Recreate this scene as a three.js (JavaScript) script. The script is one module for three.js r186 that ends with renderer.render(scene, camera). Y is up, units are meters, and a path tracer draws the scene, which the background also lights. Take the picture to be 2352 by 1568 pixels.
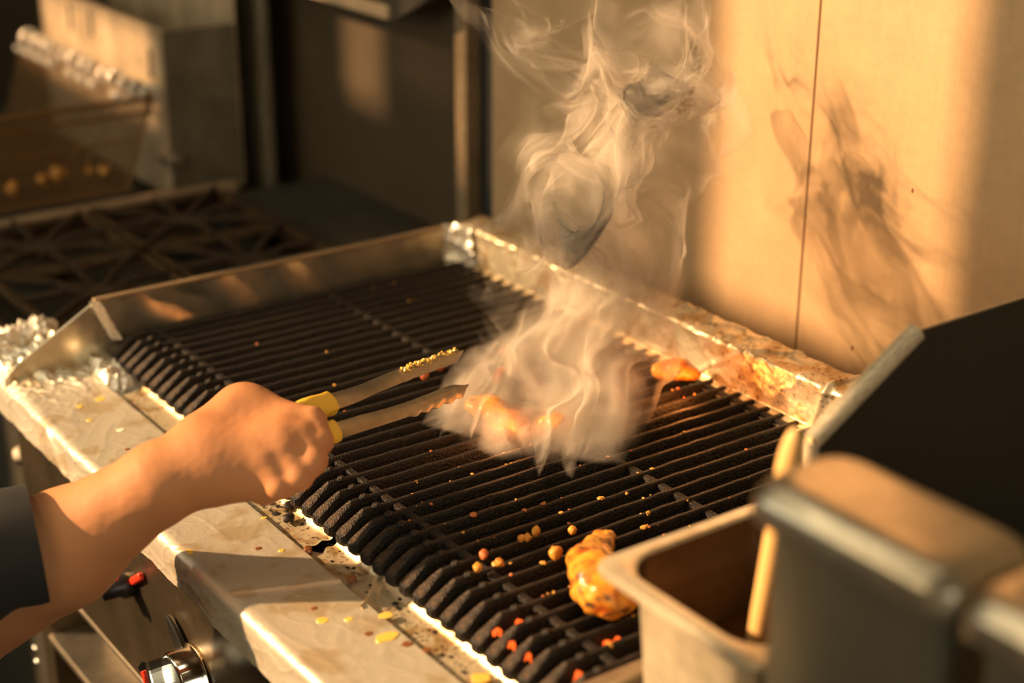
import * as THREE from 'three';
import { RoundedBoxGeometry } from 'three/addons/geometries/RoundedBoxGeometry.js';
import { MarchingCubes } from 'three/addons/objects/MarchingCubes.js';
import { ImprovedNoise } from 'three/addons/math/ImprovedNoise.js';
import { mergeGeometries, toCreasedNormals, mergeVertices } from 'three/addons/utils/BufferGeometryUtils.js';
import { RectAreaLightUniformsLib } from 'three/addons/lights/RectAreaLightUniformsLib.js';

// ---------------------------------------------------------------- camera, daylight, sun, exposure
// units are metres; y = 0 is the cooking surface of the grate, the floor lies at y = -0.92
RectAreaLightUniformsLib.init();
const scene = new THREE.Scene();
const camera = new THREE.PerspectiveCamera(23.94, 1.5, 0.05, 30);
camera.position.set(1.133, 0.628, 0.567);
{
  const yaw = -54.62 * Math.PI / 180, pitch = 21.82 * Math.PI / 180;
  const fwd = new THREE.Vector3(Math.sin(yaw) * Math.cos(pitch), -Math.sin(pitch), -Math.cos(yaw) * Math.cos(pitch));
  camera.lookAt(camera.position.clone().add(fwd));
  camera.rotateZ(0.0028);
}
camera.focus = 1.38;
camera.userData.fStop = 2.6;
const renderer = new THREE.WebGLRenderer();
renderer.toneMapping = THREE.LinearToneMapping;
renderer.toneMappingExposure = 1.0;
renderer.shadowMap.enabled = true;
scene.background = new THREE.Color().setRGB(0.95, 0.94, 0.76);
scene.backgroundIntensity = 3.0;

const SUN_DIR = new THREE.Vector3(0.70, -0.60, -1.0);
const sun = new THREE.DirectionalLight(new THREE.Color().setRGB(1.0, 0.63, 0.33), 10.8);
sun.name = 'sun';
sun.position.set(0.05, 0, 0).addScaledVector(SUN_DIR, -4);
sun.target.position.set(0.05, 0, 0);
sun.castShadow = true;
sun.shadow.radius = 2.2;   // a low sun in haze
sun.shadow.mapSize.set(4096, 4096);
Object.assign(sun.shadow.camera, { left: -2.2, right: 2.2, top: 1.6, bottom: -1.6, near: 0.5, far: 8 });
scene.add(sun, sun.target);

// ---------------------------------------------------------------- helpers
const FLOOR = -0.92;
const perlin = new ImprovedNoise();
const N3 = (x, y, z) => perlin.noise(x + 31.7, y + 17.3, z + 53.9);
const fbm = (x, y, z, o = 3) => { let s = 0, a = 1, t = 0; for (let i = 0; i < o; i++) { s += a * N3(x, y, z); t += a; a *= 0.5; x = x * 2.03 + 5.1; y = y * 2.03 + 1.7; z = z * 2.03 + 9.2; } return s / t; };
const ridge = (x, y, z) => 1 - Math.min(1, Math.abs(N3(x, y, z)) * 3.2);
function rng(seed) { let s = seed >>> 0; return () => { s = (s + 0x6d2b79f5) | 0; let t = Math.imul(s ^ (s >>> 15), 1 | s); t = (t + Math.imul(t ^ (t >>> 7), 61 | t)) ^ t; return ((t ^ (t >>> 14)) >>> 0) / 4294967296; }; }
const lerp = (a, b, t) => a + (b - a) * t, clamp = (x, a, b) => Math.min(b, Math.max(a, x)), smooth = (a, b, x) => { const t = clamp((x - a) / (b - a), 0, 1); return t * t * (3 - 2 * t); };
const gauss = (x) => Math.exp(-x * x);
const V = (a) => new THREE.Vector3(a[0], a[1], a[2]);
const lin = (r, g, b) => new THREE.Color().setRGB(r, g, b);
const used = new Map();
function numbered(n) { const k = used.get(n) ?? 0; used.set(n, k + 1); return k ? n + '_' + String(k).padStart(3, '0') : n; }

function thing(name, label, category, base = [0, 0, 0], group) {
  const o = new THREE.Group(); o.name = numbered(name); o.position.set(...base);
  o.userData.label = label; o.userData.category = category; if (group) o.userData.group = group;
  scene.add(o); return o;
}
function mesh(name, geo, mat, parent, label) {          // geometry given in world metres, parent unrotated
  if (parent !== scene) { const p = new THREE.Vector3(); let q = parent; while (q && q !== scene) { p.add(q.position); q = q.parent; } if (p.lengthSq()) geo = geo.clone().translate(-p.x, -p.y, -p.z); }
  const m = new THREE.Mesh(geo, mat); m.name = parent === scene ? numbered(name) : name; m.castShadow = m.receiveShadow = true;
  if (label) m.userData.label = label;
  parent.add(m); return m;
}
function solo(name, label, category, geo, mat, group) { const m = mesh(name, geo, mat, scene); Object.assign(m.userData, { label, category }); if (group) m.userData.group = group; return m; }
function struct(name, geo, mat) { const m = mesh(name, geo, mat, scene); m.userData.kind = 'structure'; return m; }
function uvBox(g) {                                     // uv in metres from the dominant axis of each normal
  g = g.index ? g.toNonIndexed() : g; const p = g.attributes.position, n = g.attributes.normal, uv = new Float32Array(p.count * 2);
  for (let i = 0; i < p.count; i++) {
    const ax = Math.abs(n.getX(i)), ay = Math.abs(n.getY(i)), az = Math.abs(n.getZ(i));
    const [u, v] = ay >= ax && ay >= az ? [p.getX(i), p.getZ(i)] : ax >= az ? [p.getZ(i), p.getY(i)] : [p.getX(i), p.getY(i)];
    uv[2 * i] = u; uv[2 * i + 1] = v;
  }
  g.setAttribute('uv', new THREE.BufferAttribute(uv, 2)); return g;
}
function box(x0, x1, y0, y1, z0, z1, r = 0.0015) {
  const m = Math.min(x1 - x0, y1 - y0, z1 - z0); r = Math.min(r, m * 0.45);
  return uvBox(new RoundedBoxGeometry(x1 - x0, y1 - y0, z1 - z0, 2, r).translate((x0 + x1) / 2, (y0 + y1) / 2, (z0 + z1) / 2));
}
const merge = (l) => mergeGeometries(l.map((g) => { g = g.index ? g.toNonIndexed() : g; for (const k of Object.keys(g.attributes)) if (!['position', 'normal', 'uv'].includes(k)) g.deleteAttribute(k); if (!g.attributes.uv) g.setAttribute('uv', new THREE.BufferAttribute(new Float32Array(g.attributes.position.count * 2), 2)); return g; }));
function grid(nu, nv, fn, uvs = [1, 1]) {
  const pos = new Float32Array((nu + 1) * (nv + 1) * 3), uv = new Float32Array((nu + 1) * (nv + 1) * 2), idx = [];
  for (let j = 0; j <= nv; j++) for (let i = 0; i <= nu; i++) { const k = j * (nu + 1) + i, p = fn(i / nu, j / nv); pos.set(p, k * 3); uv[2 * k] = i / nu * uvs[0]; uv[2 * k + 1] = j / nv * uvs[1]; }
  for (let j = 0; j < nv; j++) for (let i = 0; i < nu; i++) { const a = j * (nu + 1) + i, b = a + 1, c = a + nu + 1, d = c + 1; idx.push(a, b, c, b, d, c); }
  const g = new THREE.BufferGeometry(); g.setAttribute('position', new THREE.BufferAttribute(pos, 3)); g.setAttribute('uv', new THREE.BufferAttribute(uv, 2)); g.setIndex(idx); g.computeVertexNormals(); return g;
}
function rod(a, b, ra, rb = ra, seg = 10) {
  const A = V(a), B = V(b), d = B.clone().sub(A), L = d.length();
  const g = new THREE.CylinderGeometry(rb, ra, L, seg, 1); g.translate(0, L / 2, 0);
  g.applyQuaternion(new THREE.Quaternion().setFromUnitVectors(new THREE.Vector3(0, 1, 0), d.normalize())).translate(A.x, A.y, A.z); return g;
}
function tube(pts, r, seg = 24, rad = 8, closed = false) { return new THREE.TubeGeometry(new THREE.CatmullRomCurve3(pts.map(V), closed), seg, r, rad, closed); }
function plate(pts, axis, t0, t1, bevel = 0.0006) {      // polygon in (z,y) for axis x; in (x,y) for axis z
  const s = new THREE.Shape(pts.map((p) => new THREE.Vector2(p[0], p[1])));
  const g = new THREE.ExtrudeGeometry(s, { depth: t1 - t0 - 2 * bevel, bevelEnabled: bevel > 0, bevelThickness: bevel, bevelSize: bevel, bevelSegments: 2, bevelOffset: -bevel });
  g.translate(0, 0, t0 + bevel);
  if (axis === 'x') g.applyMatrix4(new THREE.Matrix4().set(0, 0, 1, 0, 0, 1, 0, 0, 1, 0, 0, 0, 0, 0, 0, 1)), flip(g);
  return uvBox(g);
}
function flip(g) { const p = g.attributes.position; if (g.index) { const a = g.index.array; for (let i = 0; i < a.length; i += 3) [a[i], a[i + 1]] = [a[i + 1], a[i]]; } else for (const at of Object.values(g.attributes)) for (let i = 0; i < p.count; i += 3) for (let c = 0; c < at.itemSize; c++) { const k = at.array, s = at.itemSize; [k[i * s + c], k[(i + 1) * s + c]] = [k[(i + 1) * s + c], k[i * s + c]]; } g.computeVertexNormals(); return g; }
// a lumpy body round a bent axis, closed at both ends, with colours by noise
function lumpy(pts, radii, { seed = 0, bump = 0.0015, freq = 90, nu = 26, nv = 30, flat = 1, palette, char = 0.25, crumple = 0 } = {}) {
  const c = new THREE.CatmullRomCurve3(pts.map(V)), pos = [], col = [], idx = [];
  const R = (t) => { const k = t * (radii.length - 1), i = Math.min(radii.length - 2, Math.floor(k)); return lerp(radii[i], radii[i + 1], smooth(0, 1, k - i)); };
  let side = new THREE.Vector3(0, 1, 0);
  for (let j = 0; j <= nv; j++) {
    const s = j / nv, cap = 0.16; let t = s, k = 1;
    if (s < cap) k = Math.sqrt(1 - (1 - s / cap) ** 2); else if (s > 1 - cap) k = Math.sqrt(1 - (1 - (1 - s) / cap) ** 2);
    const p = c.getPointAt(clamp(t, 0, 1)), d = c.getTangentAt(clamp(t, 0, 1));
    const e1 = new THREE.Vector3(0, 1, 0).addScaledVector(d, -d.y).normalize(); if (e1.lengthSq() < 0.1) e1.copy(side); side = e1;
    const e2 = d.clone().cross(e1);
    for (let i = 0; i <= nu; i++) {
      const a = i / nu * Math.PI * 2, r = R(t) * k, q = p.clone().addScaledVector(e1, Math.cos(a) * r * flat).addScaledVector(e2, Math.sin(a) * r);
      const n = fbm(q.x * freq + seed, q.y * freq, q.z * freq, 4), dir = q.clone().sub(p); if (dir.lengthSq() > 1e-12) q.addScaledVector(dir.normalize(), n * bump * 2 * Math.min(1, k * 2) + crumple * (ridge(q.x * 45, q.y * 45, q.z * 45) + 0.6 * ridge(q.x * 95, q.y * 95, q.z * 95) - 0.8));
      pos.push(q.x, q.y, q.z);
      if (palette) { const m = fbm(q.x * 70 + seed * 3, q.y * 70, q.z * 70 + 4, 3) * 1.4 + 0.5, ch = smooth(0.18, 0.4, fbm(q.x * 110 + seed, q.y * 110 + 3, q.z * 110, 3) + char - 0.25); const w = clamp(m, 0, 1) * (palette.length - 1.001), b = Math.floor(w); for (let x = 0; x < 3; x++) col.push(lerp(lerp(palette[b][x], palette[Math.min(b + 1, palette.length - 1)][x], w - b), 0.02, ch)); }
    }
  }
  for (let j = 0; j < nv; j++) for (let i = 0; i < nu; i++) { const a = j * (nu + 1) + i, b = a + 1, d = a + nu + 1, e = d + 1; idx.push(a, d, b, b, d, e); }
  const g = new THREE.BufferGeometry(); g.setAttribute('position', new THREE.Float32BufferAttribute(pos, 3)); if (palette) g.setAttribute('color', new THREE.Float32BufferAttribute(col, 3));
  g.setIndex(idx); g.computeVertexNormals();
  const nn = g.attributes.normal, v = new THREE.Vector3(); for (let j = 0; j <= nv; j++) { const a = j * (nu + 1), b = a + nu; v.fromBufferAttribute(nn, a).add(new THREE.Vector3().fromBufferAttribute(nn, b)).normalize(); nn.setXYZ(a, v.x, v.y, v.z); nn.setXYZ(b, v.x, v.y, v.z); }
  return g;
}

// ---------------------------------------------------------------- textures (colour, grain and fine relief only)
function tex(w, h, fn, srgb, rep = [1, 1]) {
  const d = new Uint8Array(w * h * 4);
  for (let y = 0; y < h; y++) for (let x = 0; x < w; x++) { const c = fn(x / w, y / h, x, y), i = (y * w + x) * 4; d[i] = clamp(c[0], 0, 1) * 255; d[i + 1] = clamp(c[1], 0, 1) * 255; d[i + 2] = clamp(c[2], 0, 1) * 255; d[i + 3] = 255; }
  const t = new THREE.DataTexture(d, w, h); t.wrapS = t.wrapT = THREE.RepeatWrapping; t.magFilter = THREE.LinearFilter; t.minFilter = THREE.LinearMipmapLinearFilter; t.repeat.set(...rep); if (srgb) t.colorSpace = THREE.SRGBColorSpace; t.needsUpdate = true; return t;
}
const grey = (v) => [v, v, v];
const tileN = (u, v, f, s = 0) => { const a = u * Math.PI * 2, b = v * Math.PI * 2, r = f / 6.283; return perlin.noise(Math.cos(a) * r + 11 + s, Math.sin(a) * r + 7, Math.cos(b) * r + 3) * 0.5 + perlin.noise(Math.cos(b) * r + 21, Math.sin(b) * r + 5 + s, Math.sin(a) * r + 13) * 0.5; };
const rowR = rng(77), rows = Array.from({ length: 512 }, () => rowR());
const brushedBump = tex(256, 512, (u, v, x, y) => grey(rows[y] * 0.7 + 0.3 * rows[(y * 7 + (x >> 5) * 13) % 512]), false, [2, 8]);
const brushedBumpV = brushedBump.clone(); brushedBumpV.rotation = Math.PI / 2; brushedBumpV.repeat.set(2, 8); brushedBumpV.needsUpdate = true;
const wearRough = tex(256, 256, (u, v) => grey(0.5 + 0.55 * tileN(u, v, 14) + 0.35 * tileN(u, v, 40, 9)), false, [3, 3]);
const steelTint = tex(256, 256, (u, v) => { const n = 0.9 + 0.16 * tileN(u, v, 10, 4) + 0.12 * tileN(u, v, 45, 2); return [n, n * 0.99, n * 0.97]; }, true, [2.5, 2.5]);
const wallTint = tex(256, 256, (u, v) => { const n = 0.96 + 0.05 * tileN(u, v, 10, 4) + 0.04 * tileN(u, v, 60, 2); return [n, n, n * 0.99]; }, true, [2.5, 2.5]);
const foilTint = tex(256, 256, (u, v) => { const n = smooth(0.0, 0.4, tileN(u, v, 12, 7) + 0.4 * tileN(u, v, 40, 3)); return [lerp(0.96, 0.88, n), lerp(0.94, 0.82, n), lerp(0.90, 0.72, n)]; }, true, [3, 3]);
const smearTint = tex(256, 256, (u, v) => { const n = smooth(-0.05, 0.4, tileN(u, v, 14, 7) + 0.5 * tileN(u, v, 50, 3)), k = smooth(0.26, 0.36, tileN(u, v, 100, 4) + 0.25 * tileN(u, v, 14, 8)); return [lerp(0.95, 0.80, n) - 0.3 * k, lerp(0.92, 0.70, n) - 0.32 * k, lerp(0.86, 0.56, n) - 0.3 * k]; }, true, [3, 3]);
const grimeTint = tex(256, 256, (u, v) => { const n = smooth(-0.2, 0.35, tileN(u, v, 26, 3) + 0.6 * tileN(u, v, 70, 8)); return [lerp(0.32, 0.62, n), lerp(0.28, 0.5, n), lerp(0.24, 0.36, n)]; }, true, [9, 9]);
const grit = tex(256, 256, (u, v) => grey(0.5 + 0.8 * tileN(u, v, 60, 1) + 0.5 * tileN(u, v, 120, 6)), false, [14, 14]);
const foilBump = tex(512, 512, (u, v) => grey(0.5 + 0.25 * (1 - Math.abs(tileN(u, v, 22, 2)) * 4) + 0.2 * (1 - Math.abs(tileN(u, v, 48, 5)) * 4) + 0.25 * tileN(u, v, 10, 1)), false, [5, 5]);
const skinBump = tex(256, 256, (u, v) => grey(0.5 + 0.5 * tileN(u, v, 50, 2) + 0.4 * tileN(u, v, 100, 5)), false, [12, 12]);
const weave = tex(64, 64, (u, v, x, y) => grey(((x >> 2) + (y >> 2)) % 2 ? 0.7 : 0.3), false, [40, 40]);

// ---------------------------------------------------------------- materials
const std = (o) => new THREE.MeshStandardMaterial(o), phys = (o) => new THREE.MeshPhysicalMaterial(o);
const M = {
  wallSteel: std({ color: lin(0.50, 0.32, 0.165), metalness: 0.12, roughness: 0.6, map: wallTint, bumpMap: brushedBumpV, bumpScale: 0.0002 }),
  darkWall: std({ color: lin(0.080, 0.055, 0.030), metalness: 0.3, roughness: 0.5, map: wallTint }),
  trimSteel: std({ color: lin(0.42, 0.30, 0.18), metalness: 0.5, roughness: 0.45, map: steelTint }),
  steel: std({ color: lin(0.60, 0.53, 0.42), metalness: 0.9, roughness: 0.34, map: steelTint, bumpMap: brushedBump, bumpScale: 0.0001 }),
  panSteel: std({ color: lin(0.86, 0.74, 0.54), metalness: 0.5, roughness: 0.34, map: steelTint }),
  panelSteel: std({ color: lin(0.27, 0.215, 0.14), metalness: 0.9, roughness: 0.3, map: steelTint, bumpMap: brushedBump, bumpScale: 0.00008 }),
  guardSteel: std({ color: lin(0.62, 0.56, 0.44), metalness: 0.85, roughness: 0.27, map: steelTint }),
  darkSteel: std({ color: lin(0.09, 0.08, 0.06), metalness: 0.6, roughness: 0.5, map: steelTint }),
  flueSteel: std({ color: lin(0.56, 0.42, 0.27), metalness: 0.3, roughness: 0.5, map: steelTint }),
  black: std({ color: lin(0.012, 0.012, 0.011), roughness: 0.7 }),
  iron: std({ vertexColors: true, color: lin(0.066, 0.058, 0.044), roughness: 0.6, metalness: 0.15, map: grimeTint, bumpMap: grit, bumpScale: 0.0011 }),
  stoveIron: std({ color: lin(0.40, 0.32, 0.20), roughness: 0.42, metalness: 0.3, map: grimeTint, bumpMap: grit, bumpScale: 0.0006 }),
  foil: std({ color: lin(0.92, 0.86, 0.74), metalness: 0.6, roughness: 0.36, map: foilTint, bumpMap: foilBump, bumpScale: 0.00025 }),
  foilClean: std({ color: lin(0.95, 0.86, 0.70), metalness: 0.45, roughness: 0.26, bumpMap: foilBump, bumpScale: 0.0006 }),
  foilDirty: std({ color: lin(0.86, 0.76, 0.58), metalness: 0.6, roughness: 0.38, map: smearTint, bumpMap: foilBump, bumpScale: 0.0004 }),
  chrome: std({ color: lin(0.85, 0.80, 0.70), metalness: 1, roughness: 0.12 }),
  basketWire: std({ color: lin(0.22, 0.115, 0.042), metalness: 0.6, roughness: 0.4 }),
  red: std({ color: lin(0.62, 0.035, 0.012), roughness: 0.35 }),
  blackPlastic: std({ color: lin(0.012, 0.011, 0.010), roughness: 0.35 }),
  yellowRubber: std({ color: lin(0.78, 0.47, 0.04), roughness: 0.5, bumpMap: skinBump, bumpScale: 0.0004 }),
  tongSteel: std({ color: lin(0.34, 0.30, 0.23), metalness: 0.85, roughness: 0.36, map: steelTint }),
  skin: phys({ color: lin(0.47, 0.205, 0.090), roughness: 0.62, specularIntensity: 0.4 }),
  shirt: std({ color: lin(0.014, 0.013, 0.012), roughness: 0.9, bumpMap: weave, bumpScale: 0.0003 }),
  wood: std({ color: lin(0.80, 0.47, 0.17), roughness: 0.5 }),
  sauce: std({ color: lin(0.10, 0.035, 0.008), roughness: 0.12 }),
  meat: std({ vertexColors: true, roughness: 0.32 }),
  crumb: std({ vertexColors: true, roughness: 0.5 }),
  char: std({ color: lin(0.022, 0.014, 0.009), roughness: 0.6 }),
  yellowSpot: std({ color: lin(0.80, 0.50, 0.09), roughness: 0.3 }),
  paleSpot: std({ color: lin(0.88, 0.80, 0.62), roughness: 0.3 }),
  brownSpot: std({ color: lin(0.20, 0.07, 0.02), roughness: 0.5 }),
  plaster: std({ color: lin(0.30, 0.24, 0.17), roughness: 0.8 }),
  floor: std({ color: lin(0.10, 0.08, 0.06), roughness: 0.7, map: grimeTint }),
  tintedGlass: phys({ color: lin(0.34, 0.33, 0.30), roughness: 0.0, transmission: 1, thickness: 0 }),
  frosted: phys({ color: lin(0.85, 0.84, 0.78), roughness: 0.95, transmission: 1, thickness: 0 }),
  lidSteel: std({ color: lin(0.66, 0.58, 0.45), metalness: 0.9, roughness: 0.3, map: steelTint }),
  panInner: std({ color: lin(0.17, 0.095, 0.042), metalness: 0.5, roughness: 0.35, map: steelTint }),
  trimDark: std({ color: lin(0.20, 0.165, 0.11), metalness: 0.4, roughness: 0.5, map: steelTint }),
  blackSteel: std({ color: lin(0.035, 0.030, 0.022), metalness: 0.4, roughness: 0.45 }),
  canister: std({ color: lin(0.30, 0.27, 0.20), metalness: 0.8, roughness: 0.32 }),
  smoke: phys({ color: lin(0.76, 0.68, 0.57), roughness: 1, specularIntensity: 0, transmission: 0.5, thickness: 0, transparent: true, opacity: 0.28, vertexColors: true }),
  flame: std({ color: lin(0.1, 0.02, 0.0), emissive: lin(1.0, 0.11, 0.012), emissiveIntensity: 1.7, roughness: 1 }),
};

// ================================================================ THE SETTING
{
  const X0 = -3.3, X1 = 2.2, Z0 = -0.56, Z1 = 1.30, TOP = 2.2;
  struct('floor', box(X0, X1, FLOOR - 0.08, FLOOR, Z0 - 0.1, Z1 + 0.1), M.floor);
  struct('ceiling', box(X0, X1, TOP, TOP + 0.08, Z0 - 0.1, Z1 + 0.1), M.plaster);
  struct('wall_left', box(X0 - 0.08, X0, FLOOR, TOP, Z0 - 0.1, Z1 + 0.1), M.darkWall);
  // back wall: a backing with stainless panels that leave a seam and a dark slot
  const back = struct('wall_back', box(X0, X1, FLOOR, TOP, Z0 - 0.1, Z0 - 0.012), M.black);
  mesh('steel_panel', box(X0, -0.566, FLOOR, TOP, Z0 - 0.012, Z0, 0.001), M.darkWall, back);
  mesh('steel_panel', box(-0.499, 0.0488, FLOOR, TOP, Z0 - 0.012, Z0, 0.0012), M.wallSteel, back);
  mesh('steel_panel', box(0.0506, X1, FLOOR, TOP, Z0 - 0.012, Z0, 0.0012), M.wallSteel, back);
  mesh('edge_strip', box(-0.566, -0.540, FLOOR, TOP, Z0 - 0.012, Z0 + 0.012, 0.003), M.trimSteel, back);
  for (const [p, r] of [[[0.182, 0.207, -0.560], 0.0016], [[0.126, 0.032, -0.560], 0.0018]]) mesh('grease_spot', new THREE.SphereGeometry(r, 10, 6).scale(1, 1.6, 0.3).translate(...p), M.brownSpot, back);
  // unseen front wall, its openings shaped to throw the separate sun patches
  const rect = (a, b, c, d) => { const h = new THREE.Path(); h.moveTo(a, c); h.lineTo(b, c); h.lineTo(b, d); h.lineTo(a, d); h.closePath(); return h; };
  const s = new THREE.Shape([[X0, FLOOR], [X1, FLOOR], [X1, TOP], [X0, TOP]].map((p) => new THREE.Vector2(...p)));
  const low = new THREE.Path();
  [[-1.42, 0.10], [-0.40, 0.10], [-0.40, 1.10], [-1.68, 1.10], [-1.68, 1.06], [-1.42, 1.06]].forEach((p, i) => (i ? low.lineTo(...p) : low.moveTo(...p))); low.closePath();
  s.holes.push(low, rect(-0.37, 0.60, 0.50, 1.30), rect(-1.40, -1.07, 1.143, 2.05), rect(-2.185, -2.067, 1.211, 1.36), rect(-2.05, -1.885, 1.251, 1.55), rect(-1.872, -1.835, 1.159, 1.38), rect(-2.66, -2.205, 1.035, 1.18));
  struct('wall_front', uvBox(new THREE.ExtrudeGeometry(s, { depth: 0.02, bevelEnabled: false }).translate(0, 0, Z1)), M.plaster);
  struct('added_window_1', box(-2.055, -1.88, 1.245, 1.56, Z1 + 0.006, Z1 + 0.012, 0.0005), M.tintedGlass);  // added tinted pane that dims one sun patch on the dark wall
  struct('added_window_2', box(-0.38, 0.61, 0.49, 1.31, Z1 + 0.006, Z1 + 0.012, 0.0005), M.frosted);  // added frosted pane, a bright surface for the canister lid edges to reflect
  // right wall with a wide opening
  const r2 = new THREE.Shape([[Z0 - 0.1, FLOOR], [Z1 + 0.1, FLOOR], [Z1 + 0.1, TOP], [Z0 - 0.1, TOP]].map((p) => new THREE.Vector2(...p)));
  r2.holes.push(rect(0.0, 1.15, 0.1, 1.35));
  const gr = new THREE.ExtrudeGeometry(r2, { depth: 0.08, bevelEnabled: false });
  gr.applyMatrix4(new THREE.Matrix4().set(0, 0, 1, X1, 0, 1, 0, 0, 1, 0, 0, 0, 0, 0, 0, 1)); flip(gr);
  struct('wall_right', uvBox(gr), M.plaster);
}
// added ceiling lamp, out of view, for soft fill light
{
  const l = thing('added_fill_lamp', 'added unseen ceiling lamp for fill, with a pale diffuser, above the cooking line', 'lamp', [0.5, 2.2, 0.35]);
  mesh('housing', box(-0.1, 1.1, 2.15, 2.2, 0.27, 0.43, 0.006), M.trimSteel, l);
  mesh('lamp_diffuser', box(-0.08, 1.08, 2.142, 2.152, 0.285, 0.415, 0.003), std({ color: lin(0.8, 0.75, 0.6), emissive: lin(1, 0.8, 0.5), emissiveIntensity: 1.5 }), l);
  const a = new THREE.RectAreaLight(lin(1, 0.92, 0.70), 5.0, 1.16, 0.13); a.name = 'added_fill_lamp_glow'; a.position.set(0, -0.065, 0); a.rotation.x = -Math.PI / 2; l.add(a);
}

{  // second lamp, added unseen to give metal rims a highlight and fill
  const l = thing('added_fill_lamp', 'added unseen ceiling lamp for rim highlights, with a pale diffuser, near the front wall', 'lamp', [-0.75, 2.2, 1.05]);
  mesh('housing', box(-1.45, -0.05, 2.15, 2.2, 0.90, 1.20, 0.006), M.trimSteel, l);
  mesh('lamp_diffuser', box(-1.42, -0.08, 2.142, 2.152, 0.92, 1.18, 0.003), std({ color: lin(0.8, 0.75, 0.6), emissive: lin(1, 0.85, 0.58), emissiveIntensity: 1.5 }), l);
  const a = new THREE.RectAreaLight(lin(1, 0.85, 0.56), 5.0, 1.34, 0.26); a.name = 'added_fill_lamp_glow'; a.position.set(0, -0.065, 0); a.rotation.x = -Math.PI / 2; l.add(a);
}

// ================================================================ CHARBROILER
const GX0 = -0.405, GX1 = 0.405, GZ0 = -0.452;
const broiler = thing('charbroiler', 'stainless charbroiler with a foil-covered front shelf and low steel guards around its black grate', 'grill', [0, FLOOR, -0.2]);
{
  mesh('cabinet', merge([box(-0.475, 0.409, FLOOR + 0.1, -0.38, -0.50, 0.03), box(-0.475, -0.415, -0.36, -0.055, -0.50, 0.02), box(-0.44, 0.409, -0.38, -0.36, -0.50, 0.075)]), M.panelSteel, broiler);
  mesh('firebox', merge([box(GX0, GX1, -0.16, -0.15, GZ0, 0.0), box(GX0, GX0 + 0.004, -0.15, -0.03, GZ0, 0.0), box(GX1 - 0.008, GX1 - 0.004, -0.15, -0.004, GZ0, 0.0), box(GX0, GX1, -0.15, -0.03, GZ0, GZ0 + 0.004), box(GX0, GX1, -0.15, -0.05, -0.034, -0.030)]), M.black, broiler, 'sooty black inside of the firebox');
  for (let i = 0; i < 5; i++) { const x = -0.32 + i * 0.16; mesh('radiant', plate([[x - 0.06, -0.11], [x, -0.075], [x + 0.06, -0.11], [x + 0.055, -0.114], [x, -0.082], [x - 0.055, -0.114]], 'z', GZ0 + 0.02, -0.05), M.darkSteel, broiler); }
  mesh('front_shelf', box(-0.455, 0.409, -0.05, -0.033, 0.022, 0.106, 0.004), M.steel, broiler);
  mesh('gutter', merge([box(-0.40, 0.40, -0.06, -0.054, -0.03, 0.022), box(-0.40, 0.40, -0.06, -0.036, 0.018, 0.022)]), M.steel, broiler);
  mesh('front_panel', box(-0.44, 0.409, -0.262, -0.05, 0.078, 0.088, 0.002), M.panelSteel, broiler);
  mesh('panel_edge', box(-0.44, 0.409, -0.268, -0.262, 0.066, 0.0885, 0.001), M.steel, broiler);
  const dr = mesh('drip_drawer', merge([box(-0.42, 0.40, -0.355, -0.268, 0.03, 0.036), box(-0.42, 0.40, -0.300, -0.292, 0.036, 0.05, 0.002)]), M.darkSteel, broiler);
  mesh('drawer_rail', box(-0.44, 0.409, -0.362, -0.354, 0.036, 0.088, 0.001), M.steel, broiler);
  mesh('leg', box(-0.475, -0.44, FLOOR, -0.05, 0.02, 0.085, 0.002), M.panelSteel, broiler);
  mesh('leg', box(0.385, 0.41, FLOOR, -0.37, 0.02, 0.075, 0.002), M.panelSteel, broiler);
  for (const p of [[-0.507, -0.408, 0.086], [-0.506, -0.426, 0.086]]) mesh('bolt', new THREE.SphereGeometry(0.005, 12, 8).scale(1, 1, 0.6).translate(...p), M.chrome, broiler);
  // guards
  const lg = plate([[0.009, 0.040], [GZ0, 0.040], [GZ0, -0.06], [0.112, -0.06], [0.112, -0.024], [0.10, -0.012]], 'x', -0.409, -0.4065);
  mesh('left_guard', lg, M.guardSteel, broiler);
  mesh('guard_lip', box(-0.4125, -0.405, 0.0385, 0.0425, GZ0, 0.010, 0.0015), M.trimSteel, broiler);
  { // the wavy sheet lining the inner side of the left guard
    const g = grid(150, 14, (u, v) => { const z = lerp(0.008, GZ0 + 0.004, u), y = lerp(-0.028, 0.0385, v); const w = 0.0017 * Math.sin(u * 34 + v * 5 + 2 * N3(u * 6, v, 0)) * smooth(0.05, 0.15, u) * (1 - smooth(0.55, 0.75, u)) + 0.0008 * N3(u * 14, v * 2, 3); return [-0.4052 + w * 1.2, y, z]; }, [0.46, 0.07]);
    mesh('guard_liner', g, M.guardSteel, broiler);
  }
  mesh('back_guard', merge([box(-0.41, 0.41, -0.06, 0.039, GZ0 - 0.004, GZ0 - 0.001), box(-0.41, 0.41, 0.036, 0.039, -0.478, GZ0 - 0.001), box(-0.41, 0.41, -0.06, 0.039, -0.480, -0.477)]), M.guardSteel, broiler);
  mesh('right_rim', box(0.396, 0.410, -0.36, 0.002, GZ0, 0.08, 0.003), M.steel, broiler);
}
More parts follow.
